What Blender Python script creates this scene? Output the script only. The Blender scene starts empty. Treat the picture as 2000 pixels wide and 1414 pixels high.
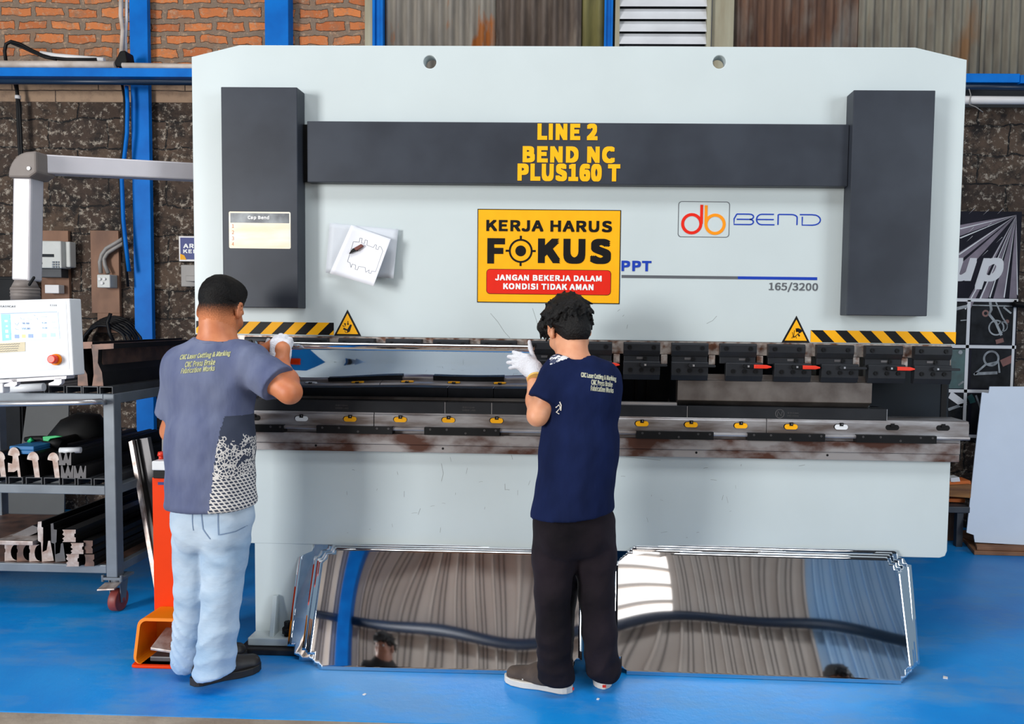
import bpy, bmesh, math, random
import numpy as np
from mathutils import Vector, Matrix, Euler
from mathutils.bvhtree import BVHTree

S = bpy.context.scene
COL = S.collection
random.seed(7)
PI = math.pi

# ------------------------------------------------------------------ camera
F, CX = 1500.0, 1111.3                       # focal length and optical centre, in pixels of the 2000 x 1414 frame
PITCH, YAW, ROLL = 0.0544, 0.0274, 0.0132
CAM = Vector((0.0849, -3.2302, 1.427))
R_yaw = Matrix.Rotation(YAW, 3, 'Z')
R_pitch = Matrix.Rotation(-PITCH, 3, 'X')
R_roll = Matrix.Rotation(ROLL, 3, 'Y').transposed() @ Matrix.Identity(3)
R_roll = Matrix.Rotation(-ROLL, 3, 'Y')
R_cam = R_yaw @ R_pitch @ R_roll              # camera axes: X right, Y forward, Z up
cam_data = bpy.data.cameras.new('camera')
cam = bpy.data.objects.new('camera', cam_data)
COL.objects.link(cam)
M3 = R_cam @ Matrix(((1, 0, 0), (0, 0, -1), (0, 1, 0)))
cam.matrix_world = Matrix.Translation(CAM) @ M3.to_4x4()
cam_data.sensor_width = 36.0
cam_data.lens = F / 2000 * 36
cam_data.shift_x = -(CX - 1000) / 2000
cam_data.clip_start = 0.02
S.camera = cam


def ray(px, py):
    u, v = (px - CX) / F, -(py - 707) / F
    return R_cam @ Vector((u, 1.0, v))


def at(px, py, Y):                           # the point of the photograph's line of sight that lies at depth Y
    d = ray(px, py)
    return CAM + d * ((Y - CAM.y) / d.y)


def atz(px, py, Z=0.0):
    d = ray(px, py)
    return CAM + d * ((Z - CAM.z) / d.z)


# ------------------------------------------------------------------ colour management, sky, lamps
S.view_settings.view_transform = 'Standard'
S.view_settings.look = 'None'
S.view_settings.exposure = -0.13
S.view_settings.gamma = 1.0
S.view_settings.use_curve_mapping = False
world = bpy.data.worlds.new('daylight')
S.world = world
world.use_nodes = True
wbg = world.node_tree.nodes['Background']
wbg.inputs['Color'].default_value = (0.55, 0.78, 1.0, 1)
wbg.inputs['Strength'].default_value = 0.45


def area(name, loc, target, sx, sy, power, color):
    d = bpy.data.lights.new(name, 'AREA')
    d.shape = 'RECTANGLE'
    d.size, d.size_y, d.energy, d.color = sx, sy, power, color
    o = bpy.data.objects.new(name, d)
    COL.objects.link(o)
    o.location = loc
    o.rotation_euler = (Vector(target) - Vector(loc)).to_track_quat('-Z', 'Y').to_euler()
    return o


area('daylight_bay_door', (-6.0, -6.0, 2.2), (0.0, 0.3, 1.1), 2.0, 2.6, 560, (1.0, 0.985, 0.96))
area('daylight_side_gate', (5.6, -4.8, 2.7), (0.2, 0.2, 1.0), 2.2, 2.6, 175, (0.93, 0.97, 1.0))
area('roof_skylight', (0.0, -2.6, 5.9), (0.0, -2.4, 0.0), 6.0, 1.6, 230, (0.96, 0.98, 1.0))


# ------------------------------------------------------------------ materials
def lin(c):
    out = []
    for v in c[:3]:
        v = v / 255.0
        out.append(v / 12.92 if v <= 0.04045 else ((v + 0.055) / 1.055) ** 2.4)
    return tuple(out)


MATS = {}


def pmat(name, rgb, rough=0.5, metal=0.0, var=0.12, scale=6.0, bump=0.0, bscale=60.0, rgb2=None, stretch=(1, 1, 1), coat=0.0,
         emit=0.0, detail=6.0, lo=0.35, hi=0.65, spec=0.5):
    m = bpy.data.materials.new(name)
    m.use_nodes = True
    nt = m.node_tree
    b = nt.nodes['Principled BSDF']
    c1 = lin(rgb)
    c2 = lin(rgb2) if rgb2 else tuple(x * (1 - var) for x in c1)
    tc = nt.nodes.new('ShaderNodeTexCoord')
    mp = nt.nodes.new('ShaderNodeMapping')
    mp.inputs['Scale'].default_value = stretch
    nt.links.new(tc.outputs['Object'], mp.inputs['Vector'])
    nz = nt.nodes.new('ShaderNodeTexNoise')
    nz.inputs['Scale'].default_value = scale
    nz.inputs['Detail'].default_value = detail
    nt.links.new(mp.outputs['Vector'], nz.inputs['Vector'])
    rp = nt.nodes.new('ShaderNodeValToRGB')
    rp.color_ramp.elements[0].position, rp.color_ramp.elements[1].position = lo, hi
    rp.color_ramp.elements[0].color = (*c2, 1)
    rp.color_ramp.elements[1].color = (*c1, 1)
    nt.links.new(nz.outputs['Fac'], rp.inputs['Fac'])
    nt.links.new(rp.outputs['Color'], b.inputs['Base Color'])
    b.inputs['Roughness'].default_value = rough
    b.inputs['Metallic'].default_value = metal
    b.inputs['Specular IOR Level'].default_value = spec
    b.inputs['Coat Weight'].default_value = coat
    if emit:
        nt.links.new(rp.outputs['Color'], b.inputs['Emission Color'])
        b.inputs['Emission Strength'].default_value = emit
    if bump:
        n2 = nt.nodes.new('ShaderNodeTexNoise')
        n2.inputs['Scale'].default_value = bscale
        n2.inputs['Detail'].default_value = 4
        nt.links.new(mp.outputs['Vector'], n2.inputs['Vector'])
        bp = nt.nodes.new('ShaderNodeBump')
        bp.inputs['Strength'].default_value = bump
        bp.inputs['Distance'].default_value = 0.01
        nt.links.new(n2.outputs['Fac'], bp.inputs['Height'])
        nt.links.new(bp.outputs['Normal'], b.inputs['Normal'])
    MATS[name] = m
    return m


def N(nt, kind, **kw):
    n = nt.nodes.new(kind)
    for k, v in kw.items():
        if k in n.inputs:
            n.inputs[k].default_value = v
        else:
            setattr(n, k, v)
    return n


pmat('machine_paint', (196, 207, 209), 0.38, 0, 0.05, 2.5)
pmat('cover_paint', (58, 63, 72), 0.42, 0, 0.14, 4.0, rgb2=(48, 52, 60), spec=.22)
pmat('steel_dark', (62, 60, 60), 0.42, 0.55, 0.3, 9, rgb2=(40, 38, 38))
pmat('steel_black', (24, 25, 27), 0.45, 0.2, 0.3, 9, spec=.22)
pmat('clamp_black', (46, 48, 52), 0.42, 0.35, 0.2, 12, spec=.22)
pmat('steel_bed', (176, 176, 180), 0.36, 0.6, 0.3, 7, rgb2=(112, 102, 98), stretch=(0.7, 1, 4))
pmat('steel_rust', (160, 156, 156), 0.42, 0.5, 0.3, 5, rgb2=(84, 54, 44), stretch=(1, 1, 2), lo=0.42, hi=0.58)
pmat('steel_tang', (182, 174, 168), 0.4, 0.45, 0.3, 26, rgb2=(110, 74, 56), lo=.38, hi=.56)
pmat('steel_punch', (128, 122, 118), 0.4, 0.6, 0.2, 9, rgb2=(96, 88, 84))
pmat('steel_bright', (205, 205, 208), 0.3, 0.8, 0.15, 12)
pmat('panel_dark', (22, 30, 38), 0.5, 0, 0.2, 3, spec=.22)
pmat('yellow', (247, 176, 20), 0.5, 0, 0.06, 20, spec=.2)
pmat('yellow_letter', (250, 182, 22), 0.5, 0, 0.04, 20, spec=.2)
pmat('ink_black', (14, 14, 16), 0.5, 0, 0.1, 20, spec=.22)
pmat('ink_red', (222, 38, 20), 0.5, 0, 0.05, 20, spec=.2)
pmat('ink_orange', (243, 146, 22), 0.5, 0, 0.05, 20, spec=.2)
pmat('ink_blue', (26, 62, 170), 0.5, 0, 0.05, 20, spec=.2)
pmat('ink_grey', (88, 92, 98), 0.5, 0, 0.05, 20)
pmat('ink_white', (240, 240, 240), 0.5, 0, 0.02, 20)
pmat('lever_red', (226, 52, 28), 0.4, 0, 0.1, 20)
pmat('white_plastic', (224, 228, 232), 0.4, 0, 0.05, 10)
pmat('mirror_steel', (222, 224, 228), 0.03, 1.0, 0.04, 3, detail=2)
pmat('blue_paint', (0, 116, 208), 0.5, 0, 0.2, 5, rgb2=(0, 100, 188), spec=.15)
pmat('blue_dark', (10, 38, 66), 0.4, 0, 0.2, 5)
pmat('trolley_grey', (118, 126, 134), 0.45, 0.25, 0.2, 8)
pmat('trolley_dark', (70, 72, 76), 0.5, 0.3, 0.25, 8)
pmat('tool_bright', (196, 188, 184), 0.42, 0.45, 0.25, 22, rgb2=(150, 128, 118))
pmat('tool_black', (30, 29, 29), 0.42, 0.35, 0.35, 8, rgb2=(20, 19, 19))
pmat('tool_grey', (96, 94, 96), 0.45, 0.4, 0.25, 14)
pmat('tool_brown', (124, 92, 78), 0.5, 0.3, 0.3, 14, rgb2=(84, 66, 60))
pmat('rubber_black', (20, 20, 21), 0.6, 0, 0.2, 12, spec=.22)
pmat('rubber_grey', (120, 112, 108), 0.6, 0, 0.1, 12)
pmat('caster_red', (150, 66, 58), 0.5, 0, 0.2, 16)
pmat('plywood', (150, 112, 88), 0.7, 0, 0.3, 5, rgb2=(112, 82, 66), stretch=(1, 1, 0.4), bump=0.1)
pmat('timber', (176, 172, 150), 0.75, 0, 0.2, 5, rgb2=(150, 140, 116), stretch=(2, 2, 0.3), bump=0.2)
pmat('timber_brown', (164, 112, 60), 0.75, 0, 0.3, 6, rgb2=(112, 72, 42), stretch=(0.4, 1, 4), bump=0.2)
pmat('timber_orange', (214, 112, 48), 0.7, 0, 0.2, 8)
pmat('cardboard', (164, 116, 84), 0.8, 0, 0.15, 8, rgb2=(138, 94, 66))
pmat('pvc_white', (214, 204, 196), 0.5, 0, 0.12, 8, rgb2=(180, 166, 154))
pmat('pvc_clean', (228, 226, 226), 0.45, 0, 0.06, 8)
pmat('pipe_grey', (150, 146, 142), 0.5, 0, 0.1, 10)
pmat('cable_black', (18, 18, 20), 0.5, 0, 0.1, 10, spec=.22)
pmat('concrete', (170, 158, 142), 0.8, 0, 0.2, 4, rgb2=(138, 122, 106), bump=0.3, bscale=40)
pmat('alu_grey', (196, 194, 200), 0.42, 0.2, 0.05, 10)
pmat('paper', (226, 228, 236), 0.6, 0, 0.03, 10)
pmat('paper_back', (200, 206, 214), 0.6, 0, 0.03, 10)
pmat('pedal_orange', (246, 134, 10), 0.5, 0, 0.06, 10, spec=.2)
pmat('post_orange', (240, 62, 4), 0.5, 0, 0.05, 8, spec=.15)
pmat('white_board', (228, 238, 252), 0.55, 0, 0.05, 3)
pmat('dust_white', (205, 214, 222), 0.7, 0, 0.1, 10)
pmat('meter_white', (206, 208, 204), 0.5, 0, 0.08, 12)
pmat('screen_blue', (176, 214, 250), 0.3, 0, 0.02, 10, emit=0.42)
pmat('screen_cyan', (30, 178, 232), 0.3, 0, 0.02, 10, emit=0.45)
pmat('screen_ink', (90, 110, 150), 0.3, 0, 0.02, 10, emit=0.1)
pmat('screen_navy', (28, 92, 180), 0.3, 0, 0.02, 10, emit=0.3)
pmat('screen_green', (110, 210, 170), 0.3, 0, 0.02, 10, emit=0.3)
pmat('screen_yellow', (220, 220, 60), 0.3, 0, 0.02, 10, emit=0.3)
pmat('green', (40, 190, 110), 0.4, 0, 0.1, 10)
pmat('case_blue', (36, 112, 170), 0.5, 0, 0.15, 10)
pmat('grey_board', (86, 86, 84), 0.6, 0, 0.12, 4)
pmat('note_cream', (214, 204, 176), 0.7, 0, 0.08, 30)
pmat('sign_blue', (20, 40, 120), 0.5, 0, 0.05, 10)


# ------------------------------------------------------------------ mesh building
class MB:
    def __init__(self):
        self.v, self.f, self.mi, self.sm = [], [], [], []
        self.m = 0
        self.smooth = False

    def face(self, idx):
        self.f.append(tuple(idx)); self.mi.append(self.m); self.sm.append(self.smooth)

    def add(self, vs, fs):
        o = len(self.v)
        self.v += [Vector(p) for p in vs]
        for q in fs:
            self.face([o + i for i in q])
        return self

    def box(self, x0, x1, y0, y1, z0, z1):
        return self.hexa([(x0, y0, z0), (x1, y0, z0), (x1, y1, z0), (x0, y1, z0)], [(x0, y0, z1), (x1, y0, z1), (x1, y1, z1), (x0, y1, z1)])

    def hexa(self, bot, top):
        return self.add(list(bot) + list(top), [(3, 2, 1, 0), (4, 5, 6, 7), (0, 1, 5, 4), (1, 2, 6, 5), (2, 3, 7, 6), (3, 0, 4, 7)])

    def obox(self, c, ax, ay, az):               # centre and three half-axis vectors
        c, ax, ay, az = Vector(c), Vector(ax), Vector(ay), Vector(az)
        q = [c - ax - ay - az, c + ax - ay - az, c + ax + ay - az, c - ax + ay - az]
        return self.hexa(q, [p + 2 * az for p in q])

    def bar(self, a, b, w, h, up=(0, 0, 1)):     # square bar between two points
        a, b = Vector(a), Vector(b)
        d = (b - a)
        dn = d.normalized()
        s = dn.cross(Vector(up))
        if s.length < 1e-4:
            s = dn.cross(Vector((0, 1, 0)))
        s.normalize()
        u = s.cross(dn).normalized()
        return self.obox((a + b) / 2, s * w / 2, d / 2, u * h / 2)

    def loft(self, rings, cap=True, closed=True):
        n = len(rings[0])
        o = len(self.v)
        for r in rings:
            self.v += [Vector(p) for p in r]
        for k in range(len(rings) - 1):
            for i in range(n if closed else n - 1):
                j = (i + 1) % n
                self.face((o + k * n + i, o + k * n + j, o + (k + 1) * n + j, o + (k + 1) * n + i))
        if cap and closed:
            sm, self.smooth = self.smooth, False
            self.face([o + i for i in range(n)][::-1])
            self.face([o + (len(rings) - 1) * n + i for i in range(n)])
            self.smooth = sm
        return self

    def cyl(self, a, b, r0, r1=None, n=20, cap=True):
        r1 = r0 if r1 is None else r1
        return self.tube([a, b], [r0, r1], n, cap)

    def tube(self, pts, r, n=12, cap=True):
        pts = [Vector(p) for p in pts]
        rs = r if isinstance(r, (list, tuple)) else [r] * len(pts)
        rings = []
        nrm = None
        for i, p in enumerate(pts):
            t = (pts[min(i + 1, len(pts) - 1)] - pts[max(i - 1, 0)]).normalized()
            if nrm is None:
                nrm = t.cross(Vector((0, 0, 1)) if abs(t.z) < 0.9 else Vector((1, 0, 0))).normalized()
            else:
                nrm = (nrm - t * nrm.dot(t)).normalized()
            bn = t.cross(nrm)
            rings.append([p + (nrm * math.cos(2 * PI * k / n) + bn * math.sin(2 * PI * k / n)) * rs[i] for k in range(n)])
        sm, self.smooth = self.smooth, True
        self.loft(rings, cap)
        self.smooth = sm
        return self

    def prism(self, pts, d):                     # polygon (3D points) swept along vector d
        d = Vector(d)
        pts = [Vector(p) for p in pts]
        n = len(pts)
        o = len(self.v)
        self.v += pts + [p + d for p in pts]
        self.face([o + i for i in range(n)][::-1])
        self.face([o + n + i for i in range(n)])
        for i in range(n):
            j = (i + 1) % n
            self.face((o + i, o + j, o + n + j, o + n + i))
        return self

    def poly(self, pts):
        o = len(self.v)
        self.v += [Vector(p) for p in pts]
        self.face([o + i for i in range(len(pts))])
        return self

    def disc(self, c, r, nrm=(0, -1, 0), n=20, th=0.0):
        c, nrm = Vector(c), Vector(nrm).normalized()
        return self.cyl(c, c + nrm * max(th, 1e-4), r, r, n)

    def ring(self, c, r0, r1, th, n=28):         # flat annulus facing -Y
        c = Vector(c)
        P = lambda r, y, k: c + Vector((r * math.cos(2 * PI * k / n), y, r * math.sin(2 * PI * k / n)))
        rings = [[P(r0, 0, k) for k in range(n)], [P(r0, -th, k) for k in range(n)], [P(r1, -th, k) for k in range(n)], [P(r1, 0, k) for k in range(n)]]
        return self.loft(rings, cap=False)

    def ribbon(self, pts, w, th):                # stroke in the XZ plane, thickness toward -Y
        pts = [Vector(p) for p in pts]
        L, Rr = [], []
        for i, p in enumerate(pts):
            t = (pts[min(i + 1, len(pts) - 1)] - pts[max(i - 1, 0)]).normalized()
            s = Vector((-t.z, 0, t.x)) * w / 2
            L.append(p + s); Rr.append(p - s)
        for i in range(len(pts) - 1):
            self.prism([L[i], L[i + 1], Rr[i + 1], Rr[i]], (0, -th, 0))
        return self

    def build(self, name, mat, parent=None, bevel=0.0, seg=2, auto=None):
        me = bpy.data.meshes.new(name)
        me.from_pydata([tuple(p) for p in self.v], [], self.f)
        bm = bmesh.new(); bm.from_mesh(me)
        bmesh.ops.recalc_face_normals(bm, faces=bm.faces)
        bm.to_mesh(me); bm.free()
        me.polygons.foreach_set('use_smooth', self.sm)
        o = link(name, me, mat, parent, bevel, seg)
        me.polygons.foreach_set('material_index', self.mi)
        return o


def wloc(o):
    p = Vector((0, 0, 0))
    while o:
        p += o.location
        o = o.parent
    return p


def link(name, me, mat, parent=None, bevel=0.0, seg=2):
    mats = mat if isinstance(mat, (list, tuple)) else [mat]
    me.materials.clear()
    for m in mats:
        me.materials.append(MATS[m] if isinstance(m, str) else m)
    n = len(me.vertices)
    co = np.empty(n * 3); me.vertices.foreach_get('co', co); co = co.reshape(-1, 3)
    if parent is None:
        base = Vector(((co[:, 0].min() + co[:, 0].max()) / 2, (co[:, 1].min() + co[:, 1].max()) / 2, co[:, 2].min()))
        off = base
    else:
        off = wloc(parent)
        base = Vector((0, 0, 0))
    co = co - np.array(off)
    me.vertices.foreach_set('co', co.ravel())
    me.update()
    o = bpy.data.objects.new(name, me)
    COL.objects.link(o)
    o.location = base
    if parent is not None:
        o.parent = parent
    if bevel:
        md = o.modifiers.new('edge', 'BEVEL')
        md.width, md.segments, md.limit_method, md.angle_limit = bevel, seg, 'ANGLE', math.radians(40)
    return o


def tag(o, label=None, cat=None, group=None, kind=None):
    if label: o['label'] = label
    if cat: o['category'] = cat
    if group: o['group'] = group
    if kind: o['kind'] = kind
    return o


def thing(name, label, cat, loc, group=None):
    o = bpy.data.objects.new(name, None)
    COL.objects.link(o)
    o.location = loc
    o.empty_display_size = 0.1
    return tag(o, label, cat, group)


def copy_tree(o, parent=None):
    c = o.copy()
    COL.objects.link(c)
    if parent is not None: c.parent = parent
    for ch in list(o.children):
        copy_tree(ch, c)
    return c


def struct(name, mb, mat, **k):
    return tag(mb.build(name, mat, None, **k), kind='structure')


def shape(name, loops, y, th, mat, parent=None, bevel=0.0):
    """flat outline(s) in the XZ plane (first loop outside, others holes) given thickness from y to y + th"""
    cu = bpy.data.curves.new(name, 'CURVE')
    cu.dimensions = '2D'; cu.fill_mode = 'BOTH'
    cu.extrude = th / 2 - bevel
    cu.bevel_depth = bevel; cu.bevel_resolution = 1
    cu.offset = -bevel
    for lp in loops:
        sp = cu.splines.new('POLY')
        sp.points.add(len(lp) - 1)
        for p, q in zip(sp.points, lp):
            p.co = (q[0], q[1], 0, 1)
        sp.use_cyclic_u = True
    t = bpy.data.objects.new('tmp', cu)
    COL.objects.link(t)
    dg = bpy.context.evaluated_depsgraph_get()
    me = bpy.data.meshes.new_from_object(t.evaluated_get(dg))
    bpy.data.objects.remove(t); bpy.data.curves.remove(cu)
    me.transform(Matrix(((1, 0, 0, 0), (0, 0, -1, y + th / 2), (0, 1, 0, 0), (0, 0, 0, 1))))
    me.name = name
    for p in me.polygons: p.use_smooth = False
    return link(name, me, mat, parent)


def circle(cx, cz, r, n=28):
    return [(cx + r * math.cos(2 * PI * k / n), cz + r * math.sin(2 * PI * k / n)) for k in range(n)]


def rrect(x0, x1, z0, z1, r, n=5):
    out = []
    for cx, cz, a0 in ((x1 - r, z1 - r, 0), (x0 + r, z1 - r, 90), (x0 + r, z0 + r, 180), (x1 - r, z0 + r, 270)):
        for k in range(n + 1):
            a = math.radians(a0 + 90 * k / n)
            out.append((cx + r * math.cos(a), cz + r * math.sin(a)))
    return out


try:                                          # the sans-serif that ships with Blender, else its built-in one
    SANS = bpy.data.fonts.load(bpy.utils.system_resource('DATAFILES', path='fonts') + '/Noto Sans CJK Regular.woff2')
except Exception:
    SANS = None


def text_parts(s, shear=0.0, space=1.0):
    """the filled outlines of a word, one mesh per outer contour (with the holes inside it)"""
    cu = bpy.data.curves.new('t', 'FONT')
    cu.body = s
    if SANS: cu.font = SANS
    cu.size = 1.0; cu.shear = shear; cu.resolution_u = 4; cu.space_character = space
    t = bpy.data.objects.new('t', cu)
    COL.objects.link(t)
    dg = bpy.context.evaluated_depsgraph_get()
    cv = t.to_curve(dg)
    loops = []
    for sp in cv.splines:
        P = []
        bz = sp.bezier_points
        if len(bz):
            n = len(bz)
            for k in range(n):
                a, b = bz[k], bz[(k + 1) % n]
                p0, p1, p2, p3 = a.co, a.handle_right, b.handle_left, b.co
                straight = (p1 - p0).cross(p3 - p0).length < 1e-5 and (p2 - p0).cross(p3 - p0).length < 1e-5
                for q in ((0,) if straight else (0, .2, .4, .6, .8)):
                    v = p0 * (1 - q) ** 3 + p1 * 3 * q * (1 - q) ** 2 + p2 * 3 * q * q * (1 - q) + p3 * q ** 3
                    P.append((v.x, v.y))
        else:
            P = [(p.co.x, p.co.y) for p in sp.points]
        if len(P) > 2: loops.append(P)
    t.to_curve_clear()
    bpy.data.objects.remove(t); bpy.data.curves.remove(cu)
    ar = lambda L: sum(L[k][0] * L[(k + 1) % len(L)][1] - L[(k + 1) % len(L)][0] * L[k][1] for k in range(len(L))) / 2
    A = [ar(L) for L in loops]
    sg = 1 if A[max(range(len(A)), key=lambda k: abs(A[k]))] > 0 else -1
    def inside(p, L):
        c = False
        for k in range(len(L)):
            (x0, y0), (x1, y1) = L[k], L[(k + 1) % len(L)]
            if (y0 > p[1]) != (y1 > p[1]) and p[0] < (x1 - x0) * (p[1] - y0) / (y1 - y0) + x0: c = not c
        return c
    outers = [k for k in range(len(loops)) if A[k] * sg > 0]
    out = []
    for k in outers:
        holes = [h for h in range(len(loops)) if A[h] * sg < 0 and all(inside(q, loops[k]) for q in loops[h])]
        c2 = bpy.data.curves.new('o', 'CURVE'); c2.dimensions = '2D'; c2.fill_mode = 'BOTH'; c2.extrude = 0.02
        for L in [loops[k]] + [loops[h] for h in holes]:
            sp = c2.splines.new('POLY'); sp.points.add(len(L) - 1)
            for p, q in zip(sp.points, L): p.co = (q[0], q[1], 0, 1)
            sp.use_cyclic_u = True
        o2 = bpy.data.objects.new('o', c2); COL.objects.link(o2)
        me = bpy.data.meshes.new_from_object(o2.evaluated_get(bpy.context.evaluated_depsgraph_get()))
        bpy.data.objects.remove(o2); bpy.data.curves.remove(c2)
        out.append(([v.co[:] for v in me.vertices], [list(p.vertices) for p in me.polygons]))
        bpy.data.meshes.remove(me)
    return out


def lettering(name, lines, mat, parent, th=0.001):
    """lines: (text, x0, x1, z0, z1, y, bold, shear); every line is fitted to its box on the plane y and faces -Y"""
    vs, fs = [], []
    for (s, x0, x1, z0, z1, y, bold, shear) in lines:
        parts = text_parts(s, shear, 1 + bold * .9)
        allv = np.array([v for p in parts for v in p[0]])
        mn, mx = allv.min(0), allv.max(0)
        w = bold * (z1 - z0)                       # stroke weight added all round
        dirs = [(i, j) for i in (-1, 0, 1) for j in (-1, 0, 1) if i or j] if bold else [(0, 0)]
        kk = 0
        for pv, pf in parts:
            q = (np.array(pv) - mn) / np.maximum(mx - mn, 1e-6)
            for dx, dz in dirs:
                o = len(vs)
                kk += 1
                for a in q:
                    vs.append((x0 + w + a[0] * (x1 - x0 - 2 * w) + dx * w, y - a[2] * th - .00006 * (kk % 17), z0 + w + a[1] * (z1 - z0 - 2 * w) + dz * w))
                fs += [[o + i for i in f] for f in pf]
    me = bpy.data.meshes.new(name)
    me.from_pydata(vs, [], fs)
    return link(name, me, mat, parent)


def pxline(s, px0, py0, px1, py1, y, bold=0.02, shear=0.0):
    a, b = at(px0, py0, y), at(px1, py1, y)
    return (s, a.x, b.x, b.z, a.z, y, bold, shear)
# ------------------------------------------------------------------ the setting
WY = 2.2                                      # face of the rear wall
EDGE_Y = -0.605                               # front edge of the painted floor


def floor_material():
    m = pmat('floor_blue', (14, 156, 236), 0.34, 0, 0, 1.6, rgb2=(8, 126, 212), lo=0.3, hi=0.7)
    nt = m.node_tree
    b = nt.nodes['Principled BSDF']
    base = b.inputs['Base Color'].links[0].from_socket
    tc = [n for n in nt.nodes if n.type == 'TEX_COORD'][0]
    mp = N(nt, 'ShaderNodeMapping'); mp.inputs['Scale'].default_value = (0.7, 1.6, 1)
    nt.links.new(tc.outputs['Object'], mp.inputs['Vector'])
    n1 = N(nt, 'ShaderNodeTexNoise', Scale=1.9, Detail=9, Roughness=0.66)
    nt.links.new(mp.outputs['Vector'], n1.inputs['Vector'])
    r1 = N(nt, 'ShaderNodeValToRGB')
    r1.color_ramp.elements[0].position, r1.color_ramp.elements[1].position = 0.47, 0.62
    r1.color_ramp.elements[0].color, r1.color_ramp.elements[1].color = (0, 0, 0, 1), (0.5, 0.5, 0.5, 1)
    nt.links.new(n1.outputs['Fac'], r1.inputs['Fac'])
    mx = N(nt, 'ShaderNodeMixRGB'); mx.inputs[2].default_value = (*lin((112, 152, 188)), 1)
    nt.links.new(r1.outputs['Color'], mx.inputs[0]); nt.links.new(base, mx.inputs[1])
    n2 = N(nt, 'ShaderNodeTexNoise', Scale=34, Detail=5, Roughness=0.7)
    nt.links.new(tc.outputs['Object'], n2.inputs['Vector'])
    r2 = N(nt, 'ShaderNodeValToRGB')
    r2.color_ramp.elements[0].position, r2.color_ramp.elements[1].position = 0.69, 0.74
    r2.color_ramp.elements[0].color, r2.color_ramp.elements[1].color = (0, 0, 0, 1), (0.5, 0.5, 0.5, 1)
    nt.links.new(n2.outputs['Fac'], r2.inputs['Fac'])
    m2 = N(nt, 'ShaderNodeMixRGB'); m2.inputs[2].default_value = (*lin((150, 180, 205)), 1)
    nt.links.new(r2.outputs['Color'], m2.inputs[0]); nt.links.new(mx.outputs['Color'], m2.inputs[1])
    nt.links.new(m2.outputs['Color'], b.inputs['Base Color'])
    rr = N(nt, 'ShaderNodeMapRange'); rr.inputs['To Min'].default_value = 0.28; rr.inputs['To Max'].default_value = 0.55
    nt.links.new(n1.outputs['Fac'], rr.inputs['Value']); nt.links.new(rr.outputs['Result'], b.inputs['Roughness'])
    bp = N(nt, 'ShaderNodeBump', Strength=0.12, Distance=0.01)
    nt.links.new(n2.outputs['Fac'], bp.inputs['Height']); nt.links.new(bp.outputs['Normal'], b.inputs['Normal'])
    return m


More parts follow.
